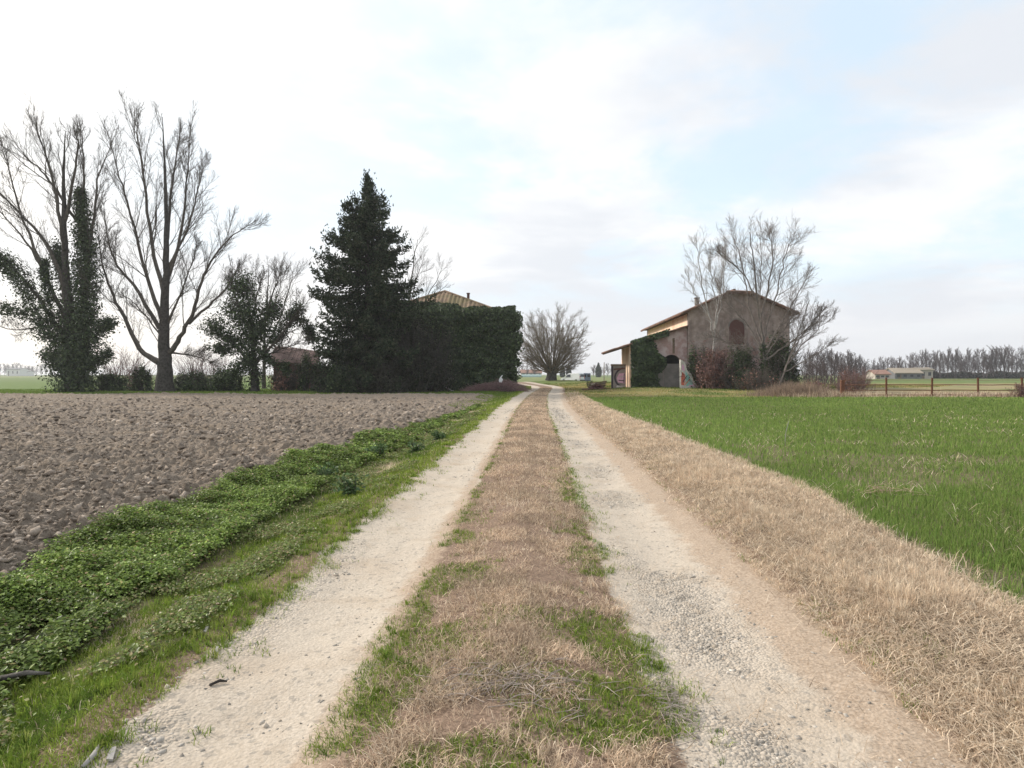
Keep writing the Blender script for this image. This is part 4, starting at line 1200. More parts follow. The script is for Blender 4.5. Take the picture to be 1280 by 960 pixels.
# ---- shrubs
def shrub(label, px, py, Y, wid, hei, seed, stems=40, leaves=0, pal=None, lsize=.12, twig=None, name='shrub', shape=1.0, cat='shrub', spread=.75, leafmat=None, group=None, crown_only=None, dep=None):
    rnd = random.Random(seed)
    b = at(px, py, Y); b.z = hz(b.x, b.y) - .03
    root = tree_root(name, label, b, cat, group)
    C = Tubes()
    cfg = dict(n=[5, 4], t0=[.25, .2], ang=[.55, .6], len=[.45, .5], rmin=.008, up=.05, wob=.13, rr=.6)
    dep = dep or wid * .7
    for i in range(stems):
        x = rnd.gauss(0, .32) * wid; y = rnd.gauss(0, .3) * dep
        f = max(.25, 1 - (x / (wid * .62)) ** 2) ** .6
        d = Vector((x / wid * spread * 1.6 + rnd.gauss(0, .2), rnd.gauss(0, .3), 1)).normalized()
        grow(C, b + Vector((x * .55, y * .7, 0)), d, hei * f * rnd.uniform(.6, 1.05), .012 + hei * .006, 0, cfg, rnd)
    st = put(link('stems', C.mesh('stems'), twig or M_TWIG), root)
    if leaves:
        n = leaves; nc = max(12, n // 110)
        cu = rng.normal(size=(nc, 3)); cu = unit(cu) * rng.uniform(.45, 1.0, (nc, 1)) ** .6
        cu[:, 2] = np.abs(cu[:, 2])
        ci = rng.integers(0, nc, n)
        o = cu[ci] + rng.normal(0, .13, (n, 3))
        P = np.array(b[:]) + o * np.array([wid * .5, dep * .5, hei * .95]) ; P[:, 2] = np.maximum(P[:, 2], b.z + .03)
        N_ = o + rng.normal(0, .5, (n, 3)) + np.array([0, 0, .4])
        put(link('foliage', leaf_mesh('foliage', P, N_, lsize * rng.uniform(.6, 1.5, n), pick(pal or IVY, n, .28), .75), leafmat or M_IVY), root)
    return root


# dark undergrowth on the left
for i, (lb, px, Y, wd, he, st, lf, pal) in enumerate([
        ('low dark ivy shrub just right of the ivy-wrapped poplar', 138, 57, 3.6, 1.7, 40, 3500, IVY),
        ('narrow upright dark ivy bush against the clean poplar trunk', 178, 56, 1.7, 2.6, 16, 2600, IVY),
        ('low dark shrub under the lowest right limb of the clean poplar', 240, 57, 3.6, 2.0, 50, 3600, IVY),
        ('dark tangled shrub at the left foot of the small ivy tree', 281, 57, 3.2, 2.1, 45, 3200, IVY),
        ('brownish leafless thicket at the foot of the ruined shed', 360, 58, 4.2, 2.4, 110, 900, DRYLEAF),
        ('dark leafy bush between ruined shed and spruce', 388, 57, 2.6, 3.6, 40, 2600, IVY),
        ('tall dark bramble thicket joining spruce and ivy house', 520, 54.5, 5.6, 6.4, 150, 15000, [(.028, .034, .018), (.045, .045, .026), (.055, .05, .032), (.02, .026, .014)]),
        ('dark tangled brush at the right foot of the spruce', 478, 51.5, 4.6, 3.0, 90, 5200, [(.035, .038, .02), (.05, .045, .03), (.02, .026, .014)]),
        ('dark brush at the left foot of the spruce', 425, 51.8, 4.0, 3.4, 70, 5200, IVY)]):
    shrub(lb, px, 489, Y, wd, he, 100 + i, st, lf, pal, .16, M_BARKD)
# low twiggy thicket seen as a fringe under the left trees
rnd = random.Random(5)
shrub('thin leafless brush between the two poplars', 155, 489, 60, 5.5, 4.2, 131, 60, 0, None, .1, M_TWIGP, cat='shrub')
shrub('thin leafless brush right of the clean poplar', 255, 489, 61, 6, 4.5, 132, 60, 0, None, .1, M_TWIGP, cat='shrub')

# bare trees behind the house and ruin
c3 = dict(BASE, n=[10, 8, 6], len=[.42, .5, .58], rmin=.007)
bare('bare_tree', 'slender bare tree showing between spruce and house roof', (505, 488), 72, [(505, 488), (508, 430), (512, 370), (518, 310), (522, 285)],
     [([(508, 420), (525, 380), (545, 345), (552, 325)], .12, .02), ([(510, 400), (518, 350), (530, 310)], .12, .02), ([(512, 390), (540, 365), (556, 352)], .1, .02)], c3, 41, trunk_r=(.22, .03))
bare('bare_tree', 'twiggy bare tree rising behind the small ivy tree', (330, 487), 68, [(330, 487), (330, 440), (332, 400), (335, 355), (336, 322)],
     [([(330, 440), (350, 395), (362, 350), (366, 335)], .14, .02), ([(331, 430), (312, 385), (304, 340)], .14, .02), ([(332, 400), (348, 360), (352, 325)], .1, .02), ([(331, 420), (318, 370), (320, 325)], .1, .02)], c3, 42, trunk_r=(.25, .03))

# ---- round pollard tree by the bend
rnd = random.Random(77)
bt = Vector((6.5, 105, hz(6.5, 105) - .1))
rt = tree_root('round_tree', 'broad bare tree with a fan of branches on a grassy mound by the bend', bt)
T, C = Tubes(), Tubes()
T.add([bt + Vector((-.1, 0, 0)), bt + Vector((0, 0, .7)), bt + Vector((.05, 0, 1.5)), bt + Vector((0, 0, 2.3))], [1.05, .85, .8, .75], 12)
cfg = dict(n=[11, 9, 6], t0=[.18, .10, .05], ang=[.45, .5, .55], len=[.46, .5, .55], rmin=.011, up=.01, wob=.07, rr=.5, slim=.006)
for i in range(56):
    a = i * 2.39996 + rnd.uniform(-.2, .2); tl = (i + .5) / 56
    pol = .12 + 1.22 * tl ** .75
    d = Vector((math.cos(a) * math.sin(pol), math.sin(a) * math.sin(pol), math.cos(pol)))
    ec = 4.6; A_ = (math.sin(pol) / 6.9) ** 2 + (math.cos(pol) / 6.3) ** 2; B_ = -2 * ec * math.cos(pol) / 6.3 ** 2; C_ = (ec / 6.3) ** 2 - 1
    L = (-B_ + math.sqrt(B_ * B_ - 4 * A_ * C_)) / (2 * A_) * rnd.uniform(.86, 1.0) - .9
    p = bt + Vector((math.cos(a) * .5, math.sin(a) * .5, 1.2 + (1 - tl) * 1.1)); pts = [p.copy()]; n_ = 7
    for k in range(n_):
        dd = (d + Vector((rnd.gauss(0, .06), rnd.gauss(0, .06), .06 * k * tl))).normalized()
        p = p + dd * (L / n_); pts.append(p.copy())
    rad = [.105 * (1 - k / n_) ** 1.2 + .014 for k in range(n_ + 1)]
    C.add(pts, rad, 5); kids(C, pts, rad, L * .8, 0, cfg, rnd)
M_ROUND = m_noise('olive_twig_bark', (.125, .10, .072), (.19, .155, .112), 5, .95, 0)
put(link('trunk', T.mesh('trunk'), M_BARKD), rt); put(link('crown', C.mesh('crown'), M_ROUND), rt)

M_TWIGL = m_noise('pale_brown_twig', (.15, .125, .11), (.24, .205, .185), 5, .95, 0)
# ---- trees in front of the barn
cb = dict(BASE, n=[13, 8, 6], len=[.36, .5, .58], rmin=.0075, up=.06, ang=[.45, .5, .6], slim=.0075)
bare('birch', 'slim pale-stemmed forked tree in front of the grey gable', (893, 490), 55.5, [(893, 490), (892, 450), (893, 415), (897, 380), (902, 340), (906, 300)],
     [([(893, 425), (886, 390), (878, 350), (873, 310), (871, 293)], .09, .02), ([(893, 410), (902, 370), (905, 330), (908, 296)], .07, .02), ([(888, 395), (874, 372), (864, 350), (858, 335)], .06, .015), ([(897, 380), (890, 340), (888, 305)], .06, .015)],
     cb, 51, trunk_r=(.14, .02), bark=M_TWIGW, twig=M_TWIGW, dpt=.8)
ct = dict(BASE, n=[15, 9, 6], len=[.38, .5, .58], rmin=.008, up=.05, ang=[.5, .6, .65], slim=.0075)
mt, _, _ = bare('bare_tree', 'large many-branched bare tree before the right half of the gable', (957, 493), 52.5, [(957, 493), (956, 460), (954, 430), (949, 390), (944, 340), (940, 300), (937, 275)],
     [([(955, 440), (936, 405), (918, 385), (905, 368), (898, 352)], .08, .02), ([(955, 435), (940, 390), (930, 340), (922, 300), (918, 288)], .10, .02), ([(954, 425), (965, 385), (975, 335), (984, 300), (988, 290)], .10, .02),
      ([(956, 440), (978, 400), (996, 365), (1010, 335)], .09, .02), ([(950, 395), (962, 345), (966, 300), (962, 280)], .11, .02), ([(956, 450), (990, 425), (1012, 405), (1026, 385)], .10, .02), ([(946, 370), (930, 335), (908, 312), (899, 305)], .09, .02), ([(956, 455), (930, 435), (906, 425), (890, 418)], .06, .02), ([(954, 430), (950, 380), (952, 330), (950, 285)], .08, .02), ([(955, 445), (972, 420), (986, 400), (992, 380)], .07, .02)],
     ct, 52, trunk_r=(.20, .03), dpt=1.6, twig=M_TWIGL)
A = lambda l, dy=0: [at(a, b, 52.5 + dy) for a, b in l]
P, N_, s_, c_ = ivy_on([(A([(957, 490), (956, 465), (954, 430)]), .35, .22, 1.0)], 500, 1.0, .12, IVY)
put(link('ivy', leaf_mesh('ivy', P, N_, s_, c_, .8), M_IVY), mt)
bare('bare_tree', 'thin leaning bare tree right of the barn, against the sky', (972, 492), 51.5, [(972, 492), (982, 460), (992, 430), (1003, 400), (1012, 370)],
     [([(984, 455), (1003, 430), (1022, 410), (1040, 395)], .07, .015), ([(980, 465), (1005, 450), (1026, 438), (1043, 425)], .06, .015), ([(990, 435), (1012, 405), (1028, 385)], .06, .015), ([(978, 470), (990, 440), (998, 412), (1000, 390)], .06, .015)],
     dict(cb, up=.06, rmin=.008), 53, trunk_r=(.075, .02), dpt=1.0, twig=M_TWIGL, bark=M_TWIGL)

# bushes at the foot of the gable
shrub('dark green ivy bush hanging over the painted buttress', 876, 490, 56.2, 2.7, 3.6, 201, 20, 5200, IVYL, .15, M_BARKD)
shrub('rust-red dry leaved bush in the middle of the gable foot', 893, 491, 55.0, 3.3, 3.5, 202, 70, 5200, DRYLEAF, .12, M_TWIGP)
shrub('dark green leafy bush left of the large bare tree', 925, 492, 54.2, 3.6, 3.6, 203, 70, 6500, IVY, .15, M_TWIG)
shrub('dark green ivy bush covering the right corner of the barn', 974, 492, 54.5, 3.5, 4.6, 204, 60, 7000, IVY, .15, M_TWIG)
shrub('grey leafless bramble tangle below the large bare tree', 950, 494, 51.2, 4.4, 2.0, 205, 90, 600, DRYLEAF, .1, M_TWIG)
# ivy on the lean-to
n = 15000
lx = rng.uniform(-LW + .12, -1.7, n); lz0 = rng.random(n)
roofz = hin + (hin - hout) / LW * lx + .1
lim = np.interp(lx, [-LW, -3.1, -2.75, -2.5, -1.7], [0, 0, .35, 1.3, 0]) * 0
right = -2.95 + .55 * np.sin(lz0 * 3.0 + .6) + .9 * (vnoise(lz0, lz0 * 0, .13, 8) - .5) + rng.normal(0, .08, n)
okk = (lx < right) | ((lz0 > .90) & (lx < -1.6))
lx, lz0, roofz = lx[okk], lz0[okk], roofz[okk]; n = len(lx)
z_ = lz0 * (roofz + .22)
dep_ = .15 + 1.5 * (fbm(lx, z_, .9, 161) - .3).clip(0) + .3 * vnoise(lx, z_, .4, 162)
yy = y0 - dep_ * rng.uniform(.5, 1.1, n)
over = z_ > roofz - .12
yy = np.where(over, rng.uniform(-.35, 1.2, n), yy)
loc = np.stack([lx, yy, z_], 1)
Mb = Matrix.Translation(barn.location) @ Matrix.Rotation(ang, 4, 'Z'); Mn = np.array(Mb)
loc = loc @ Mn[:3, :3].T + Mn[:3, 3]
N_ = rng.normal(0, .55, loc.shape); N_[:, 1] -= 1; N_[:, 2] += .4
tag(link('ivy', leaf_mesh('ivy', loc, N_, rng.uniform(.12, .3, n), pick(IVY + IVYL, n, .35), .85), M_IVY), 'dark ivy sheet covering the left part of the barn lean-to', 'ivy')
# ================================================================== FENCE, JUNK, VEHICLE, SMALL THINGS
fy = 41.6
fence = thing('fence', 'rusty iron post and rail fence behind the green field', 'fence', (19, fy, 0))
for k, px in enumerate((1053, 1109, 1166, 1223, 1277, 1333)):
    x = (px - 640) / F * fy
    h = 1.24
    q = MB(); w_ = .055 if k else .12
    q.box(-w_, w_, -w_ * .6, w_ * .6, -.2, h - (.12 if k == 0 else 0), bevel=.012)
    if k: q.box(-w_ - .02, w_ + .02, -.02, .02, h - .001, h + .03)
    o = q.build('post', M_RUST, fence, (x - 19, .1 * math.sin(k), hz(x, fy)))
    o.rotation_euler = (R(random.Random(k).uniform(-2, 2)), R(random.Random(k + 9).uniform(-2.5, 2.5)), 0)
rnd = random.Random(3)
for zz in (.14, .45, .80, 1.12):
    q = MB(); pts = [(x_, .08 + rnd.uniform(-.02, .02), zz + rnd.uniform(-.008, .008) + hz(19 + x_, fy)) for x_ in np.linspace(2.4, 20, 24)]
    q.tube(pts, .03 if zz < 1.1 else .016, 5); q.build('rail', M_RUST, fence)
# dry growth along the fence
parts = []
x = rng.uniform(17.5, 44, 16000); y = rng.normal(42.0, .7, 16000)
x, y = keep((rng.random(len(x)) < .2 + sstep(.42, .6, fbm(x, y, 1.6, 171))) & (y > 40.6), x, y); n = len(x)
parts.append(blade_arrays(P3(x, y), rng.uniform(.1, .5, n) * (.5 + fbm(x, y, 1.3, 172)), np.full(n, .022), np.abs(rng.normal(.5, .3, n)), pick(STRAW + STRAWD + [(.25, .15, .12)], n, .2)))
x = rng.normal(19.2, 1.6, 6000); y = rng.normal(43.2, .8, 6000); n = len(x)
parts.append(blade_arrays(P3(x, y), rng.uniform(.3, 1.2, n) * np.exp(-((x - 19.2) / 3) ** 2), np.full(n, .02), np.abs(rng.normal(.4, .3, n)), pick([(.27, .20, .15), (.36, .27, .2), (.2, .15, .11)], n, .2)))
blades('dry_grass', parts, M_STRAW, 'tall dead brown grass standing along the rusty fence', 'dry grass')
shrub('brown bramble clump behind the leftmost rusty fence post', 1066, 494, 46, 2.6, 1.9, 211, 80, 900, DRYLEAF, .08, M_TWIGP)
shrub('wide purplish leafless thicket behind the fence, nearer the barn', 1022, 484, 78, 6.5, 3.2, 215, 90, 0, None, .1, M_FARTREE)
shrub('wide purplish leafless thicket behind the fence, farther from the barn', 1058, 484, 80, 6.5, 3.0, 216, 90, 0, None, .1, M_FARTREE)
shrub('low brown brush beside the thin leaning tree', 1018, 495, 47, 3.2, 1.1, 212, 70, 500, DRYLEAF, .08, M_TWIGP)
shrub('dry vine tangle climbing the rightmost fence post', 1274, 497, 41.4, .9, 1.0, 213, 26, 400, DRYLEAF, .08, M_TWIGP)

# brush pile by the ivy house
bp = thing('brush_pile', 'long heap of purplish cut twigs in front of the ivy house', 'brush pile', (-1.2, 56.6, hz(-1.2, 56.6)))
C = Tubes(); rnd = random.Random(9)
for i in range(900):
    cx = rnd.uniform(-3.0, 2.3) + rnd.gauss(0, .2); hh = .95 * max(.1, 1 - ((cx + .2) / 3.1) ** 2) * (1.15 if cx > 0 else .8)
    p = Vector((cx, rnd.gauss(0, .55), max(.03, rnd.random() ** .8 * hh)))
    a = rnd.gauss(0, .6); L = rnd.uniform(.4, 1.3); d = Vector((math.cos(a) * rnd.choice((-1, 1)), math.sin(a) * .6, rnd.gauss(.15, .3))).normalized()
    C.add([p - d * L * .5, p + Vector((0, 0, rnd.uniform(-.05, .12))), p + d * L * .5], [.012, .011, .006], 3)
link('twigs', C.mesh('twigs'), M_TWIGP, bp)['kind'] = 'stuff'
q = MB(); q.prism([(.0, 0, 0), (.22, .02, .0), (.30, .05, .25), (.16, .0, .40), (.32, .04, .66), (.2, .02, .60), (.06, 0, .42), (-.04, .03, .2)], (.03, .06, .01))
M_SHEET = m_noise('white_plastic', (.72, .72, .72), (.82, .82, .82), 5, .5, 0)
tag(q.build('plastic_sheet', M_SHEET, None, at(624, 478, 56)), 'torn white plastic sheet caught on top of the twig heap', 'plastic sheet')
q = MB(); q.tube([(-.5, 0, .5), (-.1, .05, .3), (.3, .0, .05), (.5, .05, .02)], [.05, .06, .05, .04], 6)
tag(q.build('log', M_TWIGW, None, at(560, 489, 56.2)), 'pale dead branch leaning at the left end of the twig heap', 'branch')

# junk by the graffiti wall
jk = thing('rubble_heap', 'heap of broken red bricks and planks left of the graffiti wall', 'rubble heap', (8.1, 61.0, hz(8.1, 61)))
q = MB(); rnd = random.Random(4)
random.seed(8)
for i in range(90):
    r_ = rnd.random(); x_ = rnd.gauss(0, .5); y_ = rnd.gauss(0, .4); z_ = max(.0, .62 - abs(x_) * .6 - abs(y_) * .3) * rnd.random()
    q.box(x_ - .13, x_ + .13, y_ - .07, y_ + .07, z_, z_ + .09, jit=.04)
q.build('bricks', M_RED, jk)['kind'] = 'stuff'
for k in range(5):
    q = MB(); q.tube([(rnd.uniform(-.9, -.4), rnd.uniform(-.4, .3), .15 + .1 * k), (rnd.uniform(.4, 1.0), rnd.uniform(-.3, .3), .35 + .12 * k)], .05, 4); q.build('plank', M_WOOD, jk)
q = MB(); q.box(-.45, .45, -.3, .3, 0, .16, bevel=.03, jit=.03)
tag(q.build('concrete_slab', M_WHITE, None, at(745, 481.5, 68)), 'pale broken concrete slab lying in the grass before the rubble', 'slab')
shrub('small dark evergreen tuft left of the pale slab', 739, 481, 70, 1.3, .8, 221, 12, 600, IVY, .1, M_BARKD)
pl = thing('pole', 'thin grey pole standing behind the rubble heap', 'pole', at(755, 483, 72) * 1.0)
pl.location.z = hz(pl.location.x, pl.location.y)
q = MB(); q.tube([(0, 0, -.2), (.02, 0, 2.7)], .045, 8); q.build('shaft', M_CEMENT_LOW, pl)
q = MB(); q.box(-.12, .12, -.12, .12, -.1, .12, bevel=.02); q.build('base', M_CEMENT_LOW, pl)

# ---- white van
M_VAN = m_noise('white_car_paint', (.74, .75, .76), (.78, .79, .80), 2, .3, 0, spec=.5)
M_VGLASS = m_noise('dark_car_glass', (.03, .035, .045), (.05, .055, .065), 2, .08, 0, spec=.6)
M_TYRE = m_noise('tyre_rubber', (.02, .02, .02), (.035, .035, .035), 8, .9, 0)
M_RIM = m_noise('steel_rim', (.35, .35, .36), (.45, .45, .46), 8, .4, 0, metal=.6)
M_REDL = m_noise('red_lamp_glass', (.35, .02, .02), (.45, .04, .03), 5, .3, 0)
vx, vy = 10.95, 116
van = thing('van', 'small white van parked beyond the round tree, tail towards us', 'van', (vx, vy, hz(vx, vy) - .12), R(180 - 38))
# length along +x (nose at +x), width along y
side = [(-2.05, .32), (2.0, .32), (2.06, .60), (1.98, .84), (1.15, 1.02), (.55, 1.62), (.2, 1.74), (-1.9, 1.76), (-2.03, 1.55), (-2.08, .8)]
bm = bmesh.new(); rings = []
for yv, ins in ((-.86, .09), (-.80, 0), (.80, 0), (.86, .09)):
    rings.append([bm.verts.new((x_ * (1 - .02 * (ins > 0)), yv - (.10 * np.sign(yv) if z_ > 1.2 else 0), z_ - (ins * .5 if z_ > 1.5 else 0) + (ins * .5 if z_ < .4 else 0))) for x_, z_ in side])
for a, b in zip(rings, rings[1:]):
    for k in range(len(side)): bm.faces.new((a[k], a[(k + 1) % len(side)], b[(k + 1) % len(side)], b[k]))
bm.faces.new(rings[0][::-1]); bm.faces.new(rings[-1]); bmesh.ops.recalc_face_normals(bm, faces=bm.faces)
me = bpy.data.meshes.new('body'); bm.to_mesh(me); bm.free(); link('body', me, M_VAN, van)
for sgn in (-1, 1):
    q = MB(); q.prism([(.98, sgn * .84, 1.06), (.5, sgn * .775, 1.52), (-.1, sgn * .775, 1.52), (-.1, sgn * .84, 1.06)], (0, sgn * .03, 0)); q.build('side_window', M_VGLASS, van)
    for xx in (1.3, -1.3):
        q = MB(); q.tube([(xx, sgn * .70, .32), (xx, sgn * .885, .32)], .32, 16); t_ = q.build('wheel', M_TYRE, van)
        q = MB(); q.tube([(xx, sgn * .88, .32), (xx, sgn * .90, .32)], .19, 12); q.build('rim', M_RIM, t_)
    q = MB(); q.box(-2.12, -2.04, sgn * .74 - .07, sgn * .74 + .07, .75, 1.2, bevel=.02); q.build('tail_light', M_REDL, van)
    q = MB(); q.box(1.96, 2.07, sgn * .62 - .13, sgn * .62 + .13, .62, .82, bevel=.03); q.build('headlight', M_RIM, van)
q = MB(); q.prism([(-2.085, -.66, 1.08), (-2.085, .66, 1.08), (-2.065, .6, 1.58), (-2.065, -.6, 1.58)], (-.02, 0, 0)); q.build('rear_window', M_VGLASS, van)
q = MB(); q.prism([(1.12, -.7, 1.08), (1.12, .7, 1.08), (.6, .64, 1.60), (.6, -.64, 1.60)], (.03, 0, .02)); q.build('windscreen', M_VGLASS, van)
q = MB(); q.box(-2.16, -2.06, -.82, .82, .36, .58, bevel=.03); q.build('bumper', M_TYRE, van)
# added blue-grey box van; its colour stands in for the white van's shaded rear
M_VSHADE = m_noise('van_rear_shade', (.17, .20, .27), (.22, .25, .32), 3, .5, 0)
v2 = thing('van', 'blue-grey box van added as the shaded rear of the white van', 'van', (13.75, 120, hz(13.75, 120) - .15), R(90))
q = MB(); q.box(-2.3, 1.2, -.72, .72, .45, 1.88, bevel=.06); q.build('body', M_VSHADE, v2)
q = MB(); q.prism([(1.22, -.7, .45), (2.2, -.7, .45), (2.2, -.7, .95), (1.75, -.7, 1.05), (1.4, -.7, 1.7), (1.22, -.7, 1.75)], (0, 1.4, 0)); q.build('cab', M_VSHADE, v2)
for sgn in (-1, 1):
    for xx in (1.4, -1.4):
        q = MB(); q.tube([(xx, sgn * .5, .32), (xx, sgn * .72, .32)], .32, 14); q.build('wheel', M_TYRE, v2)
    q = MB(); q.box(-2.33, -2.295, sgn * .36 - .25, sgn * .36 + .25, 1.15, 1.65); q.build('rear_window', M_VGLASS, v2)
q = MB(); q.box(-2.36, -2.30, -.7, .7, .36, .52); q.build('bumper', M_TYRE, v2)

# ---- leafy weeds standing out on the verge
def leafy(label, px, py, hgt, wid, seed, n=260):
    Y = CH * F / (py - HZ); b = at(px, py, Y); b.z = hz(b.x, b.y)
    root = tree_root('leafy_weed', label, b, 'weed')
    rnd = random.Random(seed); C = Tubes(); Ps = []; Ns = []
    for i in range(9):
        a = rnd.random() * math.tau; d = Vector((math.cos(a) * .45, math.sin(a) * .45, 1)).normalized(); L = hgt * rnd.uniform(.6, 1.0)
        pts = [b + Vector((math.cos(a), math.sin(a), 0)) * .03]; p = pts[0].copy()
        for k in range(4): d = (d + Vector((rnd.gauss(0, .1), rnd.gauss(0, .1), .05))).normalized(); p = p + d * L / 4 * (wid / hgt if k < 2 else 1); pts.append(p.copy())
        C.add(pts, [.006, .005, .004, .004, .002], 4)
        for k in range(n // 9):
            f = rnd.uniform(.8, 4); j = min(int(f), 3); q_ = pts[j].lerp(pts[j + 1], f - j) + Vector((rnd.gauss(0, .05), rnd.gauss(0, .05), rnd.gauss(0, .02))); q_.z = max(q_.z, b.z + .03)
            Ps.append(q_[:]); Ns.append((rnd.gauss(0, .6), rnd.gauss(0, .6), 1))
    put(link('stems', C.mesh('stems'), M_TWIG), root)
    m_ = len(Ps); s_ = max(1, Y / 10)
    put(link('foliage', leaf_mesh('foliage', np.array(Ps), np.array(Ns), rng.uniform(.04, .09, m_) * s_ ** .5, pick([(.09, .15, .05), (.13, .19, .08), (.07, .12, .045)], m_, .2), .55), M_WEED), root)


leafy('pale leafy weed clump standing by the track, nearest of the tall weeds', 438, 612, .34, .28, 1)
leafy('dark leafy weed clump at the edge of the ploughed clods', 470, 565, .30, .42, 2)
leafy('single upright grey-green weed beside the left rut', 521, 562, .42, .18, 3)
leafy('small leafy weed farther up the verge, toward the buildings', 548, 549, .36, .25, 4)
leafy('bushy green weed where nettles meet the ploughed clods', 408, 590, .30, .40, 5)

# ---- sticks, wood chips, stalks
def stick(label, pts, rad, mat, name='stick', cat='stick', lift=.012):
    P_ = [Vector((x_, y_, hz(x_, y_) + lift + dz)) for x_, y_, dz in pts]
    b = P_[0].copy(); q = MB(); q.tube([p - b for p in P_], rad, 6)
    tag(q.build(name, mat, None, b, True), label, cat)


def gp(px, py):
    Y = CH * F / (py - HZ); return ((px - 640) / F * Y, Y)


a, b = gp(104, 956), gp(124, 930)
stick('pale dry stick at the near left edge of the track', [(a[0], a[1], 0), ((a[0] + b[0]) / 2 + .01, (a[1] + b[1]) / 2, .004), (b[0], b[1], 0)], [.010, .011, .006], M_TWIGW)
a, b = gp(-6, 832), gp(62, 826)
stick('dark fallen branch lying in the nettles at the left frame edge', [(a[0] - .1, a[1] - .02, .07), ((a[0] + b[0]) / 2, (a[1] + b[1]) / 2 + .03, .085), (b[0], b[1], .06)], [.016, .014, .007], M_BARK, 'branch', 'branch')
a, b = gp(262, 852), gp(284, 846)
stick('short dark twig on the gravel left of the ruts', [(a[0], a[1], 0), ((a[0] + b[0]) / 2, (a[1] + b[1]) / 2 + .015, .006), (b[0], b[1], 0)], [.007, .008, .004], M_BARKD)
for lb, (px, py), (px2, py2), w_ in (('pale split wood chip lying flat by the left grass edge', (140, 940), (146, 926), .022), ('small whitish wood chip, farther one on the gravel edge', (258, 788), (262, 782), .016), ('whitish wood chip at the edge of the green grass', (271, 812), (273, 806), .015)):
    a, b = gp(px, py), gp(px2, py2); L = math.hypot(a[0] - b[0], a[1] - b[1])
    q = MB(); q.prism([(-L / 2, -w_ * .5, 0), (L / 2, -w_ * .3, 0), (L / 2 * .9, w_ * .5, 0), (-L / 2 * .8, w_ * .6, 0)], (0, 0, .009))
    o = tag(q.build('wood_chip', M_TWIGW, None, (a[0], a[1], hz(*a) + .012)), lb, 'wood chip'); o.rotation_euler = (R(4), R(-5), math.atan2(b[1] - a[1], b[0] - a[0]))
a = gp(981, 558)
stick('tall thin pale stalk standing in the green field', [(a[0], a[1], 0), (a[0] + .02, a[1], .25), (a[0] + .08, a[1], .5)], [.008, .006, .004], M_TWIGW, 'dry_stalk', 'stalk')
# grey twig bunch lying on the middle strip, litter in the crop
def heap(label, px, py, wid, dep, hgt, n, mats, seed, name='twig_heap', rr_=.0035, lmax=.3):
    x0, y0_ = gp(px, py); b = Vector((x0, y0_, hz(x0, y0_)))
    C = Tubes(); rnd = random.Random(seed)
    for i in range(n):
        cx, cy = rnd.gauss(0, .4) * wid, rnd.gauss(0, .4) * dep
        z = hz(x0 + cx, y0_ + cy) - b.z + .01 + rnd.random() * hgt * max(.1, 1 - (cx / wid) ** 2)
        a = rnd.gauss(.35, .7); L = rnd.uniform(.08, lmax); d = Vector((math.cos(a), math.sin(a), rnd.gauss(0, .12)))
        p = Vector((cx, cy, z)); C.add([p - d * L * .5, p + Vector((rnd.gauss(0, .01), rnd.gauss(0, .01), .012)), p + d * L * .5], [rr_, rr_, rr_ * .6], 3)
    tag(link(name, C.mesh(name), mats, None, b), label, 'twig heap')['kind'] = 'stuff'


M_GREYTW = m_noise('grey_dead_twig', (.27, .22, .19), (.46, .39, .34), 8, .95, 0)
M_STALK = m_noise('dry_brown_stalk', (.30, .22, .14), (.48, .37, .25), 8, .95, 0)
heap('matted grey dead twigs lying on the strip between the ruts', 640, 868, .42, .26, .018, 120, M_GREYTW, 31, rr_=.0021, lmax=.2)
heap('scattered grey dead stems along the right edge of the middle strip', 838, 880, .10, .5, .012, 70, M_GREYTW, 32, rr_=.0018, lmax=.14)
heap('dry brown litter of stalks lying in the green field', 1108, 622, .38, .2, .10, 36, M_STALK, 33, rr_=.004, lmax=.4)

# ================================================================== FAR THINGS
def proto_tree(seed, H, spread, twig=M_FARTREE, full=False, rmin=.04):
    rnd = random.Random(seed)
    root = bpy.data.objects.new('bare_tree', None); COL.objects.link(root)
    T, C = Tubes(), Tubes()
    pts = [Vector((rnd.gauss(0, .05) * k, rnd.gauss(0, .05) * k, H * k / 6)) for k in range(7)]
    rad = [H * .016 * (1 - .9 * k / 6) + .02 for k in range(7)]
    T.add(pts, rad, 6)
    cfg = dict(n=[24, 8, 6], t0=[.07, .12, .1], ang=[.5, .55, .6], len=[spread, .5, .5], rmin=rmin, up=.09, wob=.1, rr=.6)
    kids(C, pts, rad, H, 0, cfg, rnd)
    link('trunk', T.mesh('trunk'), twig, root); link('crown', C.mesh('crown'), twig, root)
    return root


protos = [proto_tree(300 + k, 13, .44) for k in range(4)]
used = [False] * 4


def far_tree(x, y, sc, k, label, group, sxy=1.0, rz=0):
    o = protos[k]
    if used[k]: o = copy_tree(protos[k])
    used[k] = True
    o.location = (x, y, 0); o.scale = (sc * sxy, sc * sxy, sc); o.rotation_euler = (0, 0, rz)
    tag(o, label, 'tree', group)
    return o


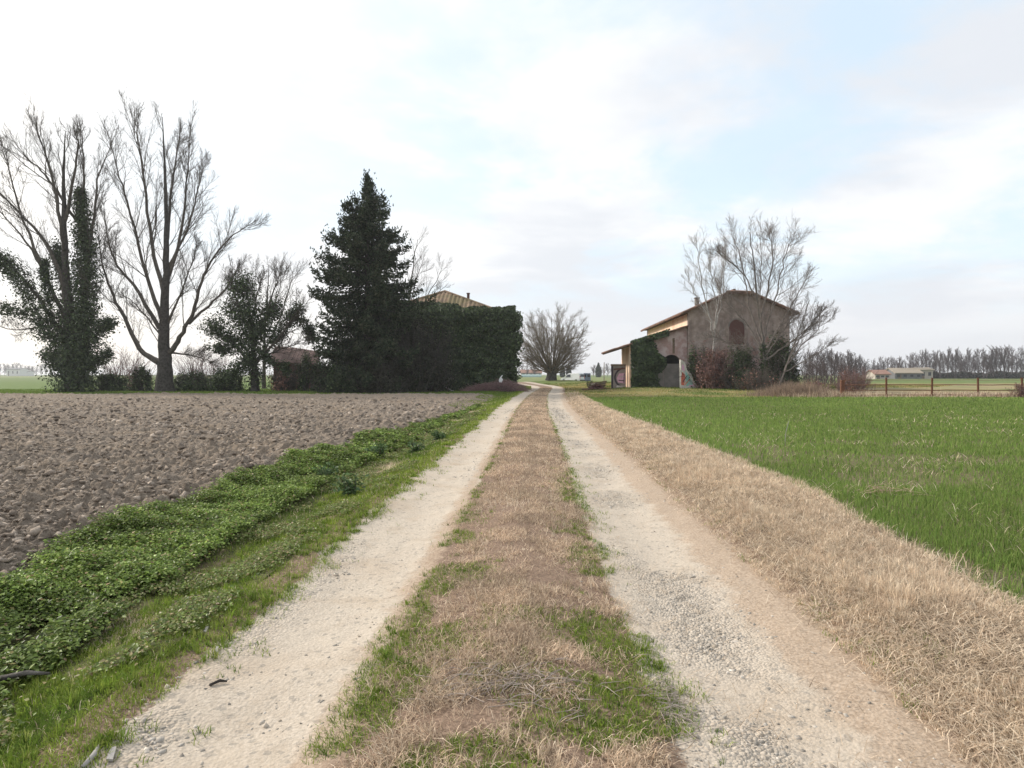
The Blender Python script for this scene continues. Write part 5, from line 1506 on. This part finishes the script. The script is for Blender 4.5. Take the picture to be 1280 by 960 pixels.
rnd = random.Random(17)
top = lambda px: float(np.interp(px, [1090, 1110, 1130, 1150, 1165, 1190, 1210, 1235, 1250, 1280, 1320], [452, 446, 447, 445, 440, 441, 441, 442, 436, 440, 438]))
px = 1092.0
while px < 1330:
    Y = 232 + rnd.uniform(-12, 12)
    H = (HZ - top(px)) / F * Y + CH + rnd.uniform(-2.2, .2)
    far_tree((px - 640) / F * Y, Y, H / 13, rnd.randrange(4), 'bare tree in the long row behind the far green field', 'row of bare trees on the far right', rnd.uniform(.8, 1.1), rnd.uniform(0, 6))
    px += rnd.uniform(3.2, 5.8)
px = 1008.0
while px < 1084:
    Y = 150 + rnd.uniform(-10, 18)
    H = (HZ - float(np.interp(px, [1005, 1040, 1062, 1085], [446, 443, 446, 454]))) / F * Y + CH + rnd.uniform(-.6, .4)
    far_tree((px - 640) / F * Y, Y, H / 13, rnd.randrange(4), 'small bare tree in the thicket right of the barn', 'thicket of bare trees behind the barn', rnd.uniform(.9, 1.3), rnd.uniform(0, 6))
    px += rnd.uniform(3.2, 6)
# hazy trees on the skyline
for (px0, px1, hpx, Y, step, lb, gr) in ((-30, 62, 10, 700, 5.5, 'hazy distant tree on the far left skyline', 'hazy trees on the far left'), (640, 668, 9, 420, 5, 'hazy distant tree left of the round tree', 'hazy trees left of the round tree'),
                                         (742, 776, 9, 430, 4.5, 'hazy distant tree between the vans and the barn', 'hazy trees beyond the vans'), (1080, 1100, 9, 500, 5, 'hazy distant tree left of the long row', 'hazy trees left of the long row')):
    px = px0
    while px < px1:
        H = hpx * rnd.uniform(.7, 1.25) / F * Y + CH; Yv = Y + rnd.uniform(-30, 30)
        far_tree((px - 640) / F * Yv, Yv, H / 13, rnd.randrange(4), lb, gr, rnd.uniform(1.1, 1.6), rnd.uniform(0, 6)); px += step * rnd.uniform(.7, 1.3)
# low hedge under the row
n = 15000
x = rng.uniform(128, 205, n); yb = 229 + rng.normal(0, 1.5, n)
zt = 2.6 * (.55 + .6 * fbm(x, yb * 0, 5, 181)); P = np.stack([x, yb, zt * rng.random(n) ** .8], 1)
me = leaf_mesh('hedge', P, rng.normal(0, 1, P.shape), rng.uniform(.4, .9, n), pick([(.06, .05, .045), (.08, .065, .06), (.05, .055, .04)], n, .2), .7)
tag(link('hedge', me, M_WEED), 'dark low hedge along the foot of the far tree row', 'hedge')
# cypresses beside the round tree
def cypress(label, px, H, Y, seed):
    b = at(px, 476, Y); b.z = 0
    root = tree_root('cypress', label, b)
    T = Tubes(); T.add([b, b + Vector((0, 0, H * .5)), b + Vector((0, 0, H * .95))], [.25, .15, .03], 6)
    put(link('trunk', T.mesh('trunk'), M_BARKD), root)
    n = 2600; t = rng.random(n); a = rng.random(n) * math.tau
    r = H * .26 * np.sin(np.pi * (t * .9 + .1)) ** .7 * (1 - t * .6) * rng.uniform(.5, 1.1, n)
    P = np.array(b[:]) + np.stack([r * np.cos(a), r * np.sin(a), .1 + t * H], 1)
    put(link('crown', leaf_mesh('crown', P, rng.normal(0, 1, P.shape) + np.array([0, 0, .3]), rng.uniform(.4, .9, n), pick([(.03, .05, .03), (.045, .065, .04)], n, .2), .6), M_NEEDLE), root)


cypress('dark conifer just right of the round tree trunk', 703, 6.5, 330, 1)
cypress('second dark conifer, between round tree and white van', 711, 6.2, 330, 2)
cypress('greenish rounded tree on the skyline above the vans', 748, 7.5, 340, 3)


# distant buildings
def far_house(label, x, Y, w_, d_, h, rise, wall, roofm, wins=3, name='house', cat='house'):
    t = thing(name, label, cat, (x, Y, 0))
    q = MB(); q.prism([(0, 0, 0), (0, d_, 0), (0, d_, h), (0, d_ / 2, h + rise), (0, 0, h)], (w_, 0, 0)); q.build('wall', wall, t)
    q = MB()
    q.prism([(-.4, -.5, h - .12), (-.4, d_ / 2, h + rise + .12), (-.4, d_ / 2, h + rise + .35), (-.4, -.5, h + .15)], (w_ + .8, 0, 0))
    q.prism([(-.4, d_ + .5, h - .12), (-.4, d_ + .5, h + .15), (-.4, d_ / 2 + .003, h + rise + .35), (-.4, d_ / 2 + .003, h + rise + .12)], (w_ + .8, 0, 0)); q.build('roof', roofm, t)
    for k in range(wins):
        xx = w_ * (k + .5) / wins; q = MB(); q.box(xx - .5, xx + .5, -.05, .02, h * .35, h * .75); q.build('window', M_VGLASS, t)
    q = MB(); q.box(w_ * .12, w_ * .12 + 1.0, -.04, .02, .02, min(2.2, h * .8)); q.build('door', M_WOOD, t)
    return t


M_ROOFR = m_noise('red_roof', (.24, .135, .10), (.31, .18, .135), 3, .9, 0)
M_ROOFY = m_noise('ochre_roof', (.30, .25, .19), (.37, .31, .24), 3, .9, 0)
M_FWALL = m_noise('cream_wall', (.40, .36, .31), (.47, .42, .36), 2, .9, 0)
M_GREYW = m_noise('grey_shed_wall', (.12, .12, .125), (.17, .17, .175), 2, .9, 0)
X_ = lambda px, Y: (px - 640) / F * Y
far_house('low orange-roofed cottage behind the fence, left of the grey shed', X_(1094, 212), 212, 4.8, 6, 1.5, 1.2, M_FWALL, M_ROOFR)
far_house('long grey shed with an ochre roof before the tree row', X_(1119, 216), 216, 9, 7, 1.9, 1.5, M_GREYW, M_ROOFY, 4, 'shed', 'shed')
far_house('tall white house at the right end of the grey shed', X_(1150, 218), 218, 4.4, 6, 3.0, .6, M_FWALL, M_ROOFY, 2)
far_house('hazy white shed far off at the left edge', X_(8, 640), 640, 13, 12, 6.5, 1.2, M_WHITE, M_GREYW, 3, 'shed', 'shed')
far_house('low white outbuilding beside the hazy white shed at left', X_(24, 650), 650, 8, 10, 4, 1.0, M_WHITE, M_GREYW, 2, 'shed', 'shed')
far_house('long red-roofed farm far beyond the bend', X_(651, 400), 400, 13, 9, 2.4, 1.8, M_FWALL, M_ROOFR, 5)
q = thing('greenhouse', 'low teal greenhouse strip in front of the far red-roofed farm', 'greenhouse', (X_(652, 360), 360, 0))
M_GH = m_noise('teal_plastic_film', (.24, .34, .32), (.32, .42, .40), 3, .5, 0)
b = MB(); b.prism([(0, 2.6 * math.cos(a), 1.5 * math.sin(a)) for a in np.linspace(0, math.pi, 10)], (11, 0, 0)); b.build('film', M_GH, q)
b = MB()
for k in range(6): b.box(k * 2.2 - .03, k * 2.2 + .03, -2.66, -2.6, 0, .5)
b.build('ribs', M_GREYW, q)

# ================================================================== LIGHT, SKY, AIR, CAMERA
SUN_EL, SUN_AZ = 31.0, -62.0        # azimuth from straight ahead (+Y), negative = left
sd = Vector((math.sin(R(SUN_AZ)) * math.cos(R(SUN_EL)), math.cos(R(SUN_AZ)) * math.cos(R(SUN_EL)), math.sin(R(SUN_EL))))
L = bpy.data.lights.new('sun', 'SUN'); L.energy = 3.1; L.angle = R(7); L.color = (1, .93, .84)
lo = bpy.data.objects.new('sun', L); COL.objects.link(lo); lo.rotation_euler = (-sd).to_track_quat('-Z', 'Y').to_euler()

w = bpy.data.worlds.new('World'); S.world = w; w.use_nodes = True
nt = w.node_tree; nt.nodes.clear()
wo = nt.nodes.new('ShaderNodeOutputWorld')
sky = nd(nt, 'ShaderNodeTexSky', sky_type='NISHITA', sun_disc=False, sun_elevation=R(SUN_EL), sun_rotation=R(SUN_AZ), air_density=1.0, dust_density=1.5, ozone_density=1.0)
dirv = nd(nt, 'ShaderNodeTexCoord').outputs['Generated']
sp = nd(nt, 'ShaderNodeSeparateXYZ', {0: dirv})
den = math_(nt, 'ADD', math_(nt, 'MAXIMUM', sp.outputs[2], 0.0), .16)
cp = nd(nt, 'ShaderNodeCombineXYZ', {0: math_(nt, 'DIVIDE', sp.outputs[0], den), 1: math_(nt, 'DIVIDE', sp.outputs[1], den), 2: 0.0}).outputs[0]
cp = nd(nt, 'ShaderNodeMapping', {0: cp, 1: (3.2, 1.4, 0)}).outputs[0]
cov = noise(nt, cp, 1.05, 9, .6, .25)
cld = noise(nt, nd(nt, 'ShaderNodeMapping', {0: cp, 1: (7, 3, 0)}).outputs[0], .8, 9, .58, .3)
sdot = nd(nt, 'ShaderNodeVectorMath', {0: dirv, 1: sd[:]}, operation='DOT_PRODUCT').outputs['Value']
glow = math_(nt, 'POWER', math_(nt, 'MAXIMUM', math_(nt, 'MULTIPLY', math_(nt, 'ADD', sdot, 1.0), .5), 0.0), 9.0)
WS = .1
thin = mixc(nt, ramp(nt, cld, .40, .60), (5.65, 5.9, 6.3), (6.95, 7.05, 7.2))
thin = mixc(nt, math_(nt, 'SUBTRACT', 1.0, ramp(nt, sp.outputs[2], .0, .16)), thin, mixc(nt, math_(nt, 'MULTIPLY', glow, 3.0, True), (6.0, 6.08, 6.3), (7.2, 6.75, 6.2)))
glw = nd(nt, 'ShaderNodeCombineXYZ', {0: math_(nt, 'MULTIPLY', glow, 5.0), 1: math_(nt, 'MULTIPLY', glow, 4.3), 2: math_(nt, 'MULTIPLY', glow, 3.3)}).outputs[0]
cloud = nd(nt, 'ShaderNodeVectorMath', {0: thin, 1: glw}, operation='ADD').outputs[0]
low = math_(nt, 'SUBTRACT', 1.0, ramp(nt, sp.outputs[2], .02, .22))
blue = nd(nt, 'ShaderNodeVectorMath', {0: nd(nt, 'ShaderNodeVectorMath', {0: sky.outputs[0], 1: (.45, .44, .40)}, operation='MULTIPLY').outputs[0], 1: (4.1, 5.0, 5.75)}, operation='ADD').outputs[0]
hole = math_(nt, 'MULTIPLY', math_(nt, 'MULTIPLY', .85, math_(nt, 'SUBTRACT', 1.0, ramp(nt, cov, .40, .57))), math_(nt, 'SUBTRACT', 1.0, low))
hole = math_(nt, 'MULTIPLY', hole, math_(nt, 'SUBTRACT', 1.0, math_(nt, 'MULTIPLY', glow, 1.4), True))
colw = mixc(nt, hole, cloud, blue)
bg = nd(nt, 'ShaderNodeBackground', {'Color': colw, 'Strength': WS})
nt.links.new(bg.outputs[0], wo.inputs[0])

# haze
HAZE = .00036
if HAZE > 0:
    q = MB(); q.box(-5200, 5200, -5200, 5200, -2.0, 27.5)
    m, nt, out = new_mat('haze_air')
    pv = nd(nt, 'ShaderNodeVolumePrincipled', {'Color': (.93, .95, .98, 1), 'Density': HAZE, 'Anisotropy': .2})
    nt.links.new(pv.outputs[0], out.inputs['Volume'])
    hzb = q.build('haze', m)
    tag(hzb, 'pale winter haze lying over the whole plain', 'haze', kind='stuff')

cam = bpy.data.cameras.new('camera'); co = bpy.data.objects.new('camera', cam); COL.objects.link(co)
co.location = (0, 0, CH); co.rotation_euler = (R(90), 0, 0)
cam.sensor_width = 36; cam.lens = F / 1280 * 36; cam.shift_y = -(480 - HZ) / 1280
cam.clip_start = .05; cam.clip_end = 12000
S.camera = co
S.view_settings.view_transform = 'Standard'; S.view_settings.look = 'None'; S.view_settings.gamma = 1
S.view_settings.exposure = .55; S.view_settings.use_curve_mapping = False
S.render.engine = 'CYCLES'
S.cycles.max_bounces = 5; S.cycles.diffuse_bounces = 2; S.cycles.glossy_bounces = 2; S.cycles.transmission_bounces = 2; S.cycles.volume_bounces = 0; S.cycles.transparent_max_bounces = 4
S.cycles.use_denoising = True; S.cycles.sample_clamp_indirect = 4.0
S.cycles.use_adaptive_sampling = True; S.cycles.adaptive_threshold = .01
